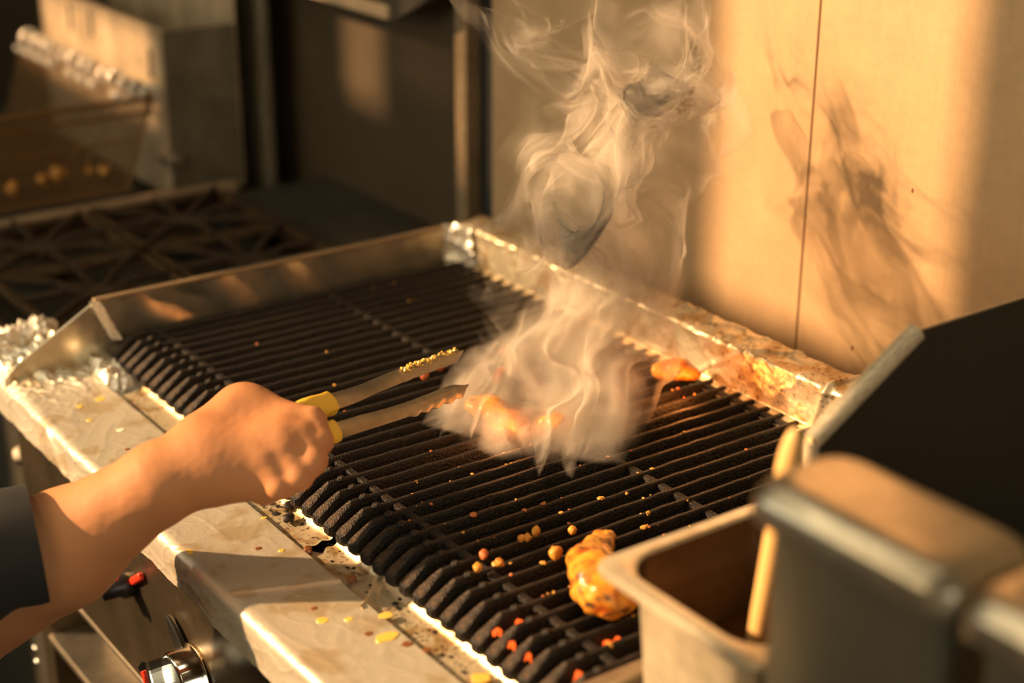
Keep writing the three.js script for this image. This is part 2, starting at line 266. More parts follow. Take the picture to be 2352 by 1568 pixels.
// control knobs on the front panel
function chromeKnob(x, y) {
  const k = new THREE.Group(); k.name = 'control_knob'; k.position.set(x, y, 0.088).sub(broiler.position); broiler.add(k);
  const put = (n, g, m, l) => { const o = new THREE.Mesh(g, m); o.name = n; o.castShadow = o.receiveShadow = true; if (l) o.userData.label = l; k.add(o); };
  const prof = [[0.0, 0.0], [0.034, 0.0], [0.0345, 0.003], [0.0325, 0.005], [0.0305, 0.022], [0.028, 0.0245], [0, 0.0245]].map((p) => new THREE.Vector2(...p));
  put('dial', new THREE.LatheGeometry(prof, 48).rotateX(Math.PI / 2), M.chrome);
  const s = new THREE.Shape(); s.moveTo(-0.026, 0.011); s.bezierCurveTo(-0.012, 0.004, 0.012, 0.004, 0.026, 0.011); s.lineTo(0.028, 0.0); s.lineTo(0.026, -0.011); s.bezierCurveTo(0.012, -0.004, -0.012, -0.004, -0.026, -0.011); s.lineTo(-0.028, 0); s.closePath();
  const g = new THREE.ExtrudeGeometry(s, { depth: 0.017, bevelEnabled: true, bevelThickness: 0.003, bevelSize: 0.002, bevelSegments: 3, curveSegments: 16 }).rotateZ(2.2).translate(0, 0, 0.024);
  put('grip', g, M.chrome);
  put('inlay', box(-0.022, 0.022, -0.0035, 0.0035, 0.0438, 0.0458, 0.001).rotateZ(2.2), M.red, 'red strip along the grip');
  const f = new THREE.Shape(); f.moveTo(0, 0); f.quadraticCurveTo(-0.013, 0.012, -0.0065, 0.034); f.quadraticCurveTo(0.004, 0.026, 0.013, 0.002); f.closePath();
  put('pointer', new THREE.ExtrudeGeometry(f, { depth: 0.003, bevelEnabled: true, bevelThickness: 0.001, bevelSize: 0.001, bevelSegments: 2 }).rotateZ(0.55).translate(-0.018, 0.020, 0.004), M.blackPlastic, 'black fin-shaped pointer');
}
chromeKnob(-0.026, -0.186);
{ // red-levered valve, left of the chrome knob
  const k = new THREE.Group(); k.name = 'gas_valve'; const c = [-0.162, -0.153, 0.088]; k.position.set(...c).sub(broiler.position); broiler.add(k);
  const put = (n, g, m, l) => { const o = new THREE.Mesh(g, m); o.name = n; o.castShadow = o.receiveShadow = true; if (l) o.userData.label = l; k.add(o); };
  put('stem', new THREE.LatheGeometry([[0, 0], [0.013, 0], [0.013, 0.012], [0.010, 0.016], [0.009, 0.030], [0, 0.032]].map((p) => new THREE.Vector2(...p)), 24).rotateX(Math.PI / 2), M.blackPlastic, 'black valve stem');
  put('lever', box(-0.004, 0.004, -0.0045, 0.0045, 0.004, 0.052, 0.003).rotateX(-0.05).translate(0, 0.006, 0.0), M.red, 'short red lever');
  put('lever', box(0.012, 0.042, -0.004, 0.004, 0.001, 0.007, 0.003).rotateZ(0.62), M.red, 'red lever lying along the panel');
}

// ================================================================ FOIL
const crinkle = (x, z, k = 1) => k * (0.00045 * ridge(x * 14, z * 19, 1) ** 5 + 0.00035 * ridge(x * 31 + 3, z * 37, 4) ** 6 + 0.0007 * fbm(x * 6, z * 9, 7, 2) + 0.00008 * N3(x * 90, z * 90, 2));
{
  // sheet wrapped over the front shelf
  const foil = thing('foil_sheet', 'wide foil sheet wrapped over the front shelf of the charbroiler, spotted with yellow sauce', 'foil', [0, -0.03, 0.06]);
  const prof = (v) => { // arc length down the section: back edge, flat top, rounded front, hanging skirt
    const L = [0.078, 0.0125, 0.030], t = v * (L[0] + L[1] + L[2]);
    if (t < L[0]) return [-0.030, 0.027 + t];
    if (t < L[0] + L[1]) { const a = (t - L[0]) / 0.008; return [-0.038 + 0.008 * Math.cos(a), 0.105 + 0.008 * Math.sin(a)]; }
    return [-0.038 - (t - L[0] - L[1]), 0.113];
  };
  const g = grid(520, 84, (u, v) => {
    const x = lerp(-0.468, 0.411, u), [y, z] = prof(v), over = smooth(0.62, 0.70, v), c = crinkle(x, z - y * 1.5, 1);
    const fold = 0.0022 * gauss((((x + 0.28) * 0.8 - (v - 0.75) * 0.10) / 0.006)) * over + 0.0015 * gauss(((x - 0.12 + (v - 0.3) * 0.05) / 0.003)) * (1 - over);
    const bunch = smooth(-0.27, -0.45, x), cc = bunch * (0.0035 * ridge(x * 30, z * 60 + x * 30, 9) ** 2 + 0.0020 * ridge(x * 70, z * 90, 5) ** 2);
    const lift = cc * (1 - over) + smooth(-0.405, -0.462, x) * 0.016 * (1 - over) * (1 - 0.5 * v) + 0.004 * smooth(-0.33, -0.46, x) * Math.abs(N3(x * 40, z * 60, 3)) * 3;
    const hem = v > 0.93 ? 0.006 * fbm(x * 22, 3, 1, 3) : 0;
    return [x, y + (c + lift + fold) * (1 - over) + hem, z + (c * 1.6 + fold) * over + 0.002 * over * N3(x * 14, y * 40, 5)];
  }, [0.93, 0.12]);
  mesh('sheet', g, M.foil, foil);
  const spot = (p, rx, rz, m, seed) => { const pts = []; for (let i = 0; i < 22; i++) { const a = i / 22 * 6.283, r = 1 + 0.35 * N3(Math.cos(a) * 1.3 + seed, Math.sin(a) * 1.3, seed); pts.push(new THREE.Vector2(Math.cos(a) * r * rx, Math.sin(a) * r * rz)); } return mesh('sauce_spot', new THREE.ExtrudeGeometry(new THREE.Shape(pts), { depth: 0.0002, bevelEnabled: true, bevelThickness: 0.0004, bevelSize: 0.0009, bevelSegments: 2 }).rotateX(-Math.PI / 2).translate(p[0], -0.0301 + crinkle(p[0], p[2] + 0.045), p[2]), m, foil); };
  const Y = [[[-0.317, -0.028, 0.046], 0.0042, 0.004], [[-0.311, -0.028, 0.070], 0.0028, 0.0026], [[-0.275, -0.028, 0.074], 0.002, 0.002], [[-0.412, -0.028, 0.022], 0.004, 0.009], [[-0.402, -0.028, 0.045], 0.003, 0.011], [[0.179, -0.028, 0.067], 0.0032, 0.0042], [[0.190, -0.028, 0.050], 0.0022, 0.0028], [[0.201, -0.028, 0.024], 0.0034, 0.005], [[0.228, -0.028, 0.039], 0.0050, 0.0085], [[0.314, -0.028, 0.012], 0.006, 0.007], [[0.064, -0.028, 0.042], 0.0016, 0.002], [[0.005, -0.028, 0.028], 0.0012, 0.002], [[0.022, -0.028, 0.105], 0.003, 0.002]];
  Y.forEach(([p, a, b], i) => spot(p, a, b, M.yellowSpot, i * 3.1));
  spot([-0.236, -0.028, 0.058], 0.0026, 0.0026, M.paleSpot, 2);
  [[[0.160, -0.028, 0.064], 0.0016], [[0.216, -0.028, 0.048], 0.002], [[0.245, -0.028, 0.032], 0.0028], [[-0.191, -0.028, 0.070], 0.0014], [[0.050, -0.028, 0.056], 0.0016], [[0.260, -0.028, 0.024], 0.0022]].forEach(([p, r], i) => spot(p, r, r * 1.4, M.brownSpot, i * 5.7));
}
{ // gutter liner in two torn halves
  const liner = (x0, x1, seed, name, label, torn) => {
    const t = thing(name, label, 'foil', [(x0 + x1) / 2, -0.045, 0]);
    const nx = Math.round((x1 - x0) / 0.0018);
    const g = grid(nx, 44, (u, v) => {
      const z = lerp(0.034, -0.034, v), d = lerp(x0, x1, u);
      const tear = torn * (1 - smooth(0.0, 0.10, torn > 0 ? 1 - u : u));
      const x = d + (torn ? 0.010 * tear * N3(v * 6 + seed, 2, 1) : 0);
      let y = -0.0335 - 0.0015 * smooth(0.0, 0.12, v) + 0.0065 * gauss(((v - 0.60 - 0.03 * N3(x * 9, seed, 4)) / 0.055)) - 0.034 * smooth(0.70, 0.98, v);
      y += crinkle(x + seed, z * 1.6, 1.35) + 0.003 * Math.max(0, tear) * (0.5 + v);
      y += 0.006 * gauss((((x - 0.150) - (z - 0.0) * 0.9) / 0.004)) * (x0 > 0 ? 1 : 0);
      return [x, y, z];
    }, [x1 - x0, 0.07]);
    mesh('sheet', g, M.foilDirty, t); return t;
  };
  liner(-0.325, 0.068, 1.7, 'gutter_foil', 'greasy foil strip lining the gutter below the hand, sprinkled with charred flakes', 1);
  liner(0.075, 0.395, 6.2, 'gutter_foil', 'greasy gutter foil on the near side of the tear, under the nearest grate teeth', -1);
}
{ // crumpled scrap at the left end of the gutter
  const g = grid(70, 50, (u, v) => {
    const x = lerp(-0.412, -0.336, u) + 0.004 * N3(v * 5, u * 3, 2), z = lerp(0.030, -0.036, v) + 0.004 * N3(u * 5, v * 4, 8);
    const y = -0.031 + 0.009 * ridge(x * 42, z * 42, 3) + 0.006 * ridge(x * 90, z * 80, 6) * 0.7 + 0.004 * fbm(x * 70, z * 70, 5, 3) - 0.010 * smooth(0.8, 1, u) - 0.006 * smooth(0.8, 1, v);
    return [x, y, z];
  }, [0.08, 0.07]);
  solo('foil_scrap', 'crumpled scrap of bright foil in the left corner between the steel guard and the gutter', 'foil', g, M.foilClean);
  const g2 = grid(40, 18, (u, v) => { const w = lerp(-0.006, 0.007, v), z = lerp(0.010, -0.010, u) + w * 0.9, y = lerp(0.041, -0.006, u) + w * 0.2; return [-0.4035 + 0.0018 * ridge(u * 5, v * 3, 2) + 0.0012 * N3(u * 9, v * 6, 1), y, z]; }, [0.05, 0.013]);
  solo('foil_strip', 'narrow foil strip folded over the front corner of the left guard', 'foil', g2, M.foilClean);
}
{ // foil over the back guard
  const t = thing('guard_foil', 'long crumpled foil wrapping the back guard below the steel wall', 'foil', [0, 0, -0.46]);
  const g = grid(460, 60, (u, v) => {
    const x = lerp(-0.402, 0.395, u); let y, z, nx = 0, ny = 0, nz = 0; const s = v * 0.130;
    if (s < 0.016) { z = -0.430 - s * 1.2; y = -0.006 + 0.0035 * smooth(0, 1, s / 0.016); ny = 1; }
    else if (s < 0.060) { z = -0.4498 + 0.0008; y = -0.002 + (s - 0.016); nz = 1; }
    else if (s < 0.0915) { z = -0.449 - (s - 0.060); y = 0.042 + 0.006 * (s - 0.06) / 0.0315; ny = 1; }
    else { z = -0.4805; y = 0.048 - (s - 0.0915); nz = -1; }
    const c = crinkle(x * 1.4 + 9, s * 2.2, 1.2) + 0.0020 * ridge(x * 26, s * 30, 6) ** 2 * (s > 0.055 && s < 0.095 ? 1 : 0.55) + 0.002 * fbm(x * 12, s * 20, 3, 2);
    const k = 0.004 * gauss(((x - 0.20 + (0.06 - s) * 0.3) / 0.004)) + 0.0025 * gauss(((x - 0.09 + (0.06 - s) * 1.5) / 0.004));
    return [x, y + ny * (c + k), z + nz * (c + k)];
  }, [0.8, 0.13]);
  mesh('sheet', g, M.foilDirty, t);
  const g2 = grid(30, 30, (u, v) => [lerp(-0.408, -0.372, u) + 0.003 * N3(u * 5, v * 5, 1), lerp(-0.012, 0.046, v) + 0.002 * N3(u * 8, v * 8, 4), -0.447 + 0.020 * (1 - u) ** 2 + 0.006 * ridge(u * 3, v * 3, 7)], [0.04, 0.06]);
  mesh('corner_fold', g2, M.foilClean, t, 'bright pinched fold in the far corner');
}

// ================================================================ GRATE
{
  const grate = thing('grill_grate', 'wide black cast-iron grate of parallel ridged bars with blunt teeth along its front', 'grate', [0, -0.03, -0.22]);
  const W = (y) => y > -0.0012 ? 0.0024 : lerp(0.0030, 0.0068, clamp(-y / 0.018, 0, 1));
  function bar(seed) {
    const zs = []; for (let z = -0.446; z < -0.025; z += 0.012) zs.push(z); zs.push(-0.0235, -0.0225, -0.018, -0.013, -0.008, -0.004, -0.001, 0.0018, 0.0034);
    const ring = zs.map((z) => {
      const t = clamp((z + 0.0225) / 0.0225, 0, 1), yt = -0.0145 * Math.min(1, t * 1.02), nose = z > -0.004 ? Math.sqrt(Math.max(0.02, 1 - ((z + 0.004) / 0.0078) ** 2)) : 1;
      const yb = -0.027 + (1 - nose) * 0.007, yt2 = yt - (1 - nose) * 0.004, n = (a, b) => 1 + 0.07 * N3(z * 60 + seed, a, b), up = t === 0 ? 0.0009 * N3(z * 42 + seed * 3, 1, 2) + 0.0005 * N3(z * 170, seed, 5) : 0;
      const w0 = W(yt2) * nose, wm = lerp(W(yt2), 0.0068, 0.55) * nose, wb = 0.0064 * nose;
      return [[-wb * 0.7, yb], [-wb, yb + 0.003], [-wm * n(1, 2), (yt2 + yb) / 2 + 0.003], [-w0 * n(2, 3), yt2 - 0.0012 + up], [-w0 * 0.6, yt2 + up], [w0 * 0.6, yt2 + up], [w0 * n(3, 1), yt2 - 0.0012 + up], [wm * n(4, 1), (yt2 + yb) / 2 + 0.003], [wb, yb + 0.003], [wb * 0.7, yb]].map((p) => [p[0], p[1], z]);
    });
    const pos = [], idx = [], K = 10; ring.forEach((r) => r.forEach((p) => pos.push(...p)));
    for (let j = 0; j < ring.length - 1; j++) for (let i = 0; i < K; i++) { const a = j * K + i, b = j * K + (i + 1) % K, c = a + K, d = b + K; idx.push(a, b, c, b, d, c); }
    const e = (ring.length - 1) * K; for (let i = 1; i < K - 1; i++) { idx.push(0, i + 1, i); idx.push(e, e + i, e + i + 1); }
    let g = new THREE.BufferGeometry(); g.setAttribute('position', new THREE.Float32BufferAttribute(pos, 3)); g.setIndex(idx);
    for (let i = 0; i < idx.length; i += 3) [idx[i], idx[i + 1]] = [idx[i + 1], idx[i]]; g.setIndex(idx);
    const nub = new THREE.SphereGeometry(0.0036, 9, 6).scale(1, 0.9, 1.2).translate(0.0016, 0.0004, -0.0345); nub.deleteAttribute('uv'); nub.deleteAttribute('normal');
    g = mergeGeometries([g.toNonIndexed(), nub.toNonIndexed()]);
    g = uvBox(toCreasedNormals(g, 0.33));
    const pp = g.attributes.position, col = new Float32Array(pp.count * 3);   // blunt front ends: worn metal, with sunlit brightness put into the colour
    for (let i = 0; i < pp.count; i += 3) { const z = (pp.getZ(i) + pp.getZ(i + 1) + pp.getZ(i + 2)) / 3, wornLit = z > -0.0225 && z < 0.0012 && g.attributes.normal.getY(i) > 0.4 ? 3.2 : 1; for (let k = 0; k < 3; k++) col.set([wornLit, wornLit * 0.92, wornLit * 0.82].map((v) => (wornLit > 1 ? v : 1)), (i + k) * 3); }
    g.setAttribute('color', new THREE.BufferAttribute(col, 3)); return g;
  }
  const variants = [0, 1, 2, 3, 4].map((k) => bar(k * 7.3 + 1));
  const R = rng(5);
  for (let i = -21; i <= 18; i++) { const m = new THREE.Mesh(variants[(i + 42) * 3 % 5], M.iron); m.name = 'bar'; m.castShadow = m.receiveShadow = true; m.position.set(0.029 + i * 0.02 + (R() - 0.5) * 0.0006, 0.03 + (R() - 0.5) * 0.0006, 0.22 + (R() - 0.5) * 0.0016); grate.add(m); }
  for (const z of [-0.053, -0.259, -0.436]) mesh('cross_rib', box(-0.396, 0.394, -0.018, -0.0022, z - 0.0042, z + 0.0042, 0.0022), M.iron, grate);
}

// ================================================================ FLAMES UNDER THE GRATE
{
  const spots = [[[0.302, -0.008, -0.014], 0.0035, 0.004], [[0.299, -0.008, -0.033], 0.003, 0.005], [[0.323, -0.008, -0.013], 0.003, 0.003], [[0.343, -0.008, -0.013], 0.0035, 0.003], [[0.362, -0.008, -0.069], 0.0035, 0.007], [[0.362, -0.008, -0.078], 0.0035, 0.006], [[0.383, -0.008, -0.027], 0.004, 0.004]];
  const where = ['glowing flame tip deep between grate bars, farthest of the row under the near teeth', 'glowing flame tip showing between two bars just right of the farthest one', 'small glowing flame tip between bars, beside the pale gutter foil', 'glowing flame tip between bars, near the crusted foil corner', 'long glowing flame lick between bars left of the sauce pan', 'glowing flame lick next to the long one, nearest the sauce pan', 'glowing flame tip between bars at the bottom edge of the grate'];
  spots.forEach(([q, r, l], i) => {
    const p = [0.029 + 0.02 * Math.round((q[0] - 0.029 - 0.007) / 0.02) + 0.0078, -0.004, q[2]]; r *= 0.42; l *= 0.9;
    const g = lumpy([[p[0], p[1] - 0.012, p[2] - l], [p[0] + 0.001, p[1] - 0.002, p[2]], [p[0], p[1] - 0.008, p[2] + l]], [r * 0.5, r, r * 0.5], { seed: i * 4.1, bump: 0.002, freq: 240, nu: 10, nv: 10 });
    solo('burner_flame', where[i], 'flame', g, M.flame, 'flames glowing between the grate bars');
  });
  // the grease fire below the food, hidden by bars and smoke, and its light
  const f = thing('grease_flame', 'orange grease flame licking up through the bars beneath the smoking meat', 'flame', [0.06, -0.06, -0.24]);
  for (const [x, z, h, s] of [[0.045, -0.20, 0.045, 1], [0.075, -0.27, 0.05, 2], [0.02, -0.30, 0.04, 3], [0.095, -0.37, 0.05, 4]]) mesh('flame_tongue', lumpy([[x, -0.07, z], [x + 0.004, -0.07 + h * 0.6, z], [x, -0.07 + h, z - 0.004]], [0.006, 0.007, 0.001], { seed: s, bump: 0.002, freq: 120, nu: 12, nv: 14 }), M.flame, f);
  for (const [x, y, z, i] of [[0.05, 0.012, -0.20, 0.015], [0.08, 0.014, -0.385, 0.022]]) { const l = new THREE.PointLight(lin(1, 0.30, 0.06), i); l.name = 'grease_flame_glow'; l.position.set(x - 0.06, y + 0.06, z + 0.24); l.castShadow = true; f.add(l); }
}

// ================================================================ FOOD
const P_CHICK = [[0.36, 0.07, 0.008], [0.66, 0.22, 0.018], [0.74, 0.34, 0.04], [0.52, 0.13, 0.012]], P_RED = [[0.30, 0.05, 0.012], [0.46, 0.10, 0.022], [0.55, 0.16, 0.035]], P_ORANGE = [[0.60, 0.22, 0.02], [0.78, 0.36, 0.04], [0.55, 0.16, 0.02]];
{
  solo('chicken_drumstick', 'glazed orange chicken drumstick with charred patches on the grate, half hidden by the sauce pan', 'chicken', lumpy([[0.258, 0.012, -0.150], [0.272, 0.016, -0.128], [0.300, 0.020, -0.098], [0.338, 0.022, -0.085], [0.362, 0.020, -0.075]], [0.010, 0.0115, 0.019, 0.025, 0.020], { seed: 2.2, bump: 0.0034, freq: 62, nu: 48, nv: 60, palette: P_CHICK, char: 0.34, flat: 0.85 }), M.meat);
  const pile = [
    ['long reddish piece of marinated meat at the back edge of the smoking pile', [-0.051, 0.012, -0.250], [-0.029, 0.012, -0.289], 0.013, P_RED],
    ['reddish piece of marinated meat in the middle of the pile, under thick smoke', [-0.004, 0.014, -0.248], [0.042, 0.014, -0.270], 0.016, P_RED],
    ['orange piece of meat at the near edge of the pile, dark where it chars', [0.063, 0.011, -0.219], [0.088, 0.011, -0.247], 0.014, P_ORANGE],
    ['orange piece of meat left of the pile, just beyond the tips of the tongs', [-0.014, 0.012, -0.197], [0.041, 0.012, -0.201], 0.015, P_ORANGE],
    ['thick reddish piece of meat at the near left of the pile', [0.024, 0.010, -0.196], [0.056, 0.010, -0.212], 0.012, P_RED],
    ['broad orange piece of meat on the right side of the pile', [0.027, 0.013, -0.297], [0.070, 0.013, -0.305], 0.017, P_ORANGE],
  ];
  pile.forEach(([label, a, b, r, pal], i) => { const m = [(a[0] + b[0]) / 2, a[1] + 0.004, (a[2] + b[2]) / 2 - 0.006]; solo('meat_piece', label, 'meat', lumpy([a, m, b], [r * 0.75, r, r * 0.8], { seed: i * 5.3 + 1, bump: 0.0025, freq: 75, palette: pal, flat: 0.75, char: 0.22 }), M.meat, 'marinated meat pieces under the smoke'); });
  solo('chicken_piece', 'long glazed orange chicken piece lying near the back guard foil, right of the smoke', 'chicken', lumpy([[0.019, 0.012, -0.392], [0.035, 0.014, -0.410], [0.058, 0.012, -0.424]], [0.010, 0.015, 0.008], { seed: 9.9, bump: 0.002, freq: 70, palette: P_CHICK, flat: 0.7, char: 0.25 }), M.meat);
  const bits = [['small red morsel above the far tip of the tongs', [-0.123, 0.004, -0.237], 0.007, P_RED], ['tiny red morsel between the two blades of the tongs', [-0.110, 0.004, -0.210], 0.005, P_RED], ['red morsel on the bars just behind the meat pile', [-0.114, 0.004, -0.309], 0.006, P_RED],
    ['largest yellow crumb on the grate, left of the drumstick', [0.250, 0.004, -0.103], 0.0062, P_ORANGE], ['pale oval crumb at the lower left of the crumb field', [0.231, 0.003, -0.042], 0.0042, P_ORANGE], ['crumb beside the cross rib, right of the pale oval one', [0.234, 0.003, -0.060], 0.0035, P_ORANGE], ['crumb on a bar above the largest one, left of a pair', [0.212, 0.003, -0.097], 0.0034, P_ORANGE], ['crumb on a bar above the largest one, right of a pair', [0.214, 0.003, -0.102], 0.0036, P_ORANGE], ['yellow smear of crumb higher up the bars, beyond the pair', [0.210, 0.003, -0.113], 0.0042, P_ORANGE], ['wet crumb hanging down the bar next to the top of the drumstick', [0.223, 0.001, -0.140], 0.0040, P_ORANGE], ['brown crumb on the cross rib by the oval one', [0.217, 0.003, -0.057], 0.0040, P_RED]];
  bits.forEach(([label, p, r, pal], i) => solo('food_crumb', label, 'crumb', lumpy([[p[0] - r * 0.6, p[1], p[2] + r * 0.4], [p[0], p[1] + r * 0.3, p[2]], [p[0] + r * 0.5, p[1], p[2] - r * 0.5]], [r * 0.7, r, r * 0.6], { seed: i * 2.7, bump: 0.0015, freq: 260, nu: 12, nv: 10, palette: pal, char: 0.05 }), M.crumb, 'larger food crumbs on the grate'));
  // fine crumbs nobody could count
  const R = rng(91), fine = [];
  const tiny = (x, y, z, r) => { const g = new THREE.IcosahedronGeometry(r, 0).scale(1 + R(), 0.6 + R() * 0.5, 1 + R()).rotateY(R() * 6).translate(x, y, z); const c = R() < 0.6 ? [0.62, 0.30, 0.05] : [0.5, 0.14, 0.03], n = g.attributes.position.count, col = new Float32Array(n * 3); for (let i = 0; i < n; i++) col.set(c, i * 3); g.setAttribute('color', new THREE.BufferAttribute(col, 3)); fine.push(g); };
  for (let i = 0; i < 130; i++) { const k = Math.floor((R() - 0.2) * 16), x = 0.029 + 0.02 * (5 + k) + (R() - 0.5) * 0.004, z = -0.06 - R() ** 1.5 * 0.25; tiny(x, 0.0008 - R() * 0.003, z, 0.0007 + R() ** 3 * 0.0018); }
  for (let i = 0; i < 40; i++) { const k = Math.floor(R() * 40) - 21; tiny(0.029 + 0.02 * k, 0.0006, -0.03 - R() * 0.38, 0.0006 + R() * 0.0009); }
  const fg = mergeGeometries(fine.map((g) => { g.deleteAttribute('uv'); return g.index ? g.toNonIndexed() : g; }));
  const fm = solo('food_crumbs', 'scatter of tiny orange and yellow food crumbs along the grate bars', 'crumbs', fg, M.crumb); fm.userData.kind = 'stuff';
  const ch = [];
  for (let i = 0; i < 420; i++) { const near = R() < 0.55, x = near ? -0.05 + (R() + R() + R() - 1.5) * 0.07 : -0.05 + R() * 0.42, z = 0.016 - R() * 0.036; const r = 0.0004 + R() ** 4 * 0.0018; ch.push(new THREE.IcosahedronGeometry(r, 0).scale(1 + R(), 0.5, 1 + R()).rotateY(R() * 6).translate(x, -0.0352 + crinkle(x + (x < 0.07 ? 1.7 : 6.2), z * 1.6, 1.35) + 0.001, z)); }
  const cm = solo('charred_crumbs', 'scatter of fine black charred crumbs on the greasy gutter foil', 'crumbs', mergeGeometries(ch), M.char); cm.userData.kind = 'stuff';
  const flakes = [['large black charred flake in the gutter just below the hand', [-0.003, -0.032, -0.001], 0.0065, M.char], ['round dark burnt lump below the large flake in the gutter', [0.017, -0.032, 0.010], 0.0060, M.char], ['black flake beside the bright fold under the teeth', [-0.002, -0.032, -0.016], 0.0045, M.char], ['curled black flake on the fold just right of the foil tear', [0.092, -0.033, -0.013], 0.0050, M.char], ['rust-brown burnt flake at the shelf edge by the foil tear', [0.073, -0.034, 0.022], 0.0050, M.brownSpot], ['rust-brown lump in the gutter, nearer than the foil tear', [0.138, -0.032, 0.017], 0.0050, M.brownSpot], ['upright dark red burnt shred against the bright fold', [0.163, -0.032, -0.014], 0.0045, M.brownSpot]];
  flakes.forEach(([label, p, r, m], i) => solo('burnt_flake', label, 'burnt flake', lumpy([[p[0] - r * 0.7, p[1], p[2] + r * 0.3], [p[0], p[1] + r * 0.4, p[2]], [p[0] + r * 0.6, p[1], p[2] - r * 0.5]], [r * 0.5, r, r * 0.4], { seed: i * 3.3, bump: 0.0022, freq: 260, nu: 14, nv: 12, flat: 0.6 }), m, 'burnt flakes in the gutter'));
}

// ================================================================ TONGS
{
  const t = thing('tongs', 'steel serving tongs with yellow rubber grips and scalloped tips, held over the smoking meat', 'tongs', [0.05, 0.05, -0.1]);
  const eye = camera.position;
  function blade(pts, w0, w1, side, scallop) {
    const c = new THREE.CatmullRomCurve3(pts.map(V)), nu = 90, nv = 8, th = 0.0009;
    const f = (u, v, s) => {
      const p = c.getPointAt(u), d = c.getTangentAt(u), n = V(side).addScaledVector(d, -V(side).dot(d)).normalize(), w = new THREE.Vector3().crossVectors(d, n).normalize();
      let hw = lerp(w0, w1, smooth(0, 0.75, u)) / 2; hw *= 1 - 0.75 * smooth(0.93, 1, u) ** 2;
      const k = v * 2 - 1, sc = u > 0.66 ? scallop * 0.0022 * Math.abs(Math.sin((u - 0.66) / 0.34 * Math.PI * 5)) : 0;
      const dish = 0.0022 * (1 - k * k) * (0.6 + 1.6 * smooth(0.6, 0.9, u));
      return p.addScaledVector(w, k * (hw + (k > 0 ? sc : 0))).addScaledVector(n, dish - s * th).toArray();
    };
    const a = grid(nu, nv, (u, v) => f(u, v, 0), [0.25, 0.02]), b = flip(grid(nu, nv, (u, v) => f(u, v, 1), [0.25, 0.02]));
    const e1 = grid(nu, 1, (u, v) => f(u, 0, v)), e2 = grid(nu, 1, (u, v) => f(u, 1, v)), e3 = grid(1, nv, (u, v) => f(1, v, u));
    return merge([a, b, e1, e2, e3]);
  }
  const up = [[0.060, 0.080, 0.067], [0.068, 0.092, 0.020], [0.050, 0.085, -0.035], [0.019, 0.074, -0.087], [-0.008, 0.066, -0.144], [-0.027, 0.060, -0.198]];
  const dn = [[0.074, 0.076, 0.074], [0.101, 0.084, 0.019], [0.085, 0.076, -0.027], [0.059, 0.063, -0.079], [0.034, 0.053, -0.130], [0.020, 0.049, -0.172]];
  const a1 = mesh('arm', blade(up, 0.017, 0.014, [0.62, 0.62, 0.50], 0.3), M.tongSteel, t), a2 = mesh('arm', blade(dn, 0.015, 0.013, [0.70, 0.55, 0.50], 1.1), M.tongSteel, t);
  const grip = (pts, a, b, par) => {
    const c = new THREE.CatmullRomCurve3(pts.map(V));
    const g = grid(40, 28, (u, v) => {
      const k = u < 0.1 ? Math.sqrt(1 - (1 - u / 0.1) ** 2) : u > 0.9 ? Math.sqrt(1 - (1 - (1 - u) / 0.1) ** 2) : 1, p = c.getPointAt(u), d = c.getTangentAt(u), n = V([0.65, 0.6, 0.5]).addScaledVector(d, -V([0.65, 0.6, 0.5]).dot(d)).normalize(), w = new THREE.Vector3().crossVectors(d, n), an = v * Math.PI * 2;
      const sx = Math.sign(Math.cos(an)) * Math.abs(Math.cos(an)) ** 0.6, sy = Math.sign(Math.sin(an)) * Math.abs(Math.sin(an)) ** 0.6, q = 1 + 0.12 * N3(u * 5, Math.cos(an) * 1.4, Math.sin(an) * 1.4 + a * 900);
      return p.addScaledVector(w, sx * a * k * q).addScaledVector(n, sy * b * k * q).toArray();
    }, [0.05, 0.05]);
    return mesh('rubber_grip', g, M.yellowRubber, par, 'yellow rubber grip');
  };
  grip([[0.065, 0.084, 0.050], [0.068, 0.091, 0.020], [0.057, 0.087, -0.018]], 0.0098, 0.0062, t);
  grip([[0.090, 0.081, 0.052], [0.102, 0.085, 0.029], [0.096, 0.081, 0.001]], 0.0092, 0.0060, t);
  // sauce crusted on the far blade
  const R = rng(12), cr = []; const c = new THREE.CatmullRomCurve3(up.map(V));
  for (let i = 0; i < 150; i++) { const p = c.getPointAt(0.70 + R() * 0.29); cr.push(new THREE.IcosahedronGeometry(0.0006 + R() * 0.0013, 0).rotateY(R() * 6).translate(p.x + (R() - 0.5) * 0.006, p.y + 0.004 + (R() - 0.5) * 0.005, p.z + (R() - 0.3) * 0.006)); }
  const k = mesh('sauce_crust', mergeGeometries(cr), M.yellowSpot, t, 'yellow crust of sauce on the far tip'); k.userData.kind = 'stuff';
}

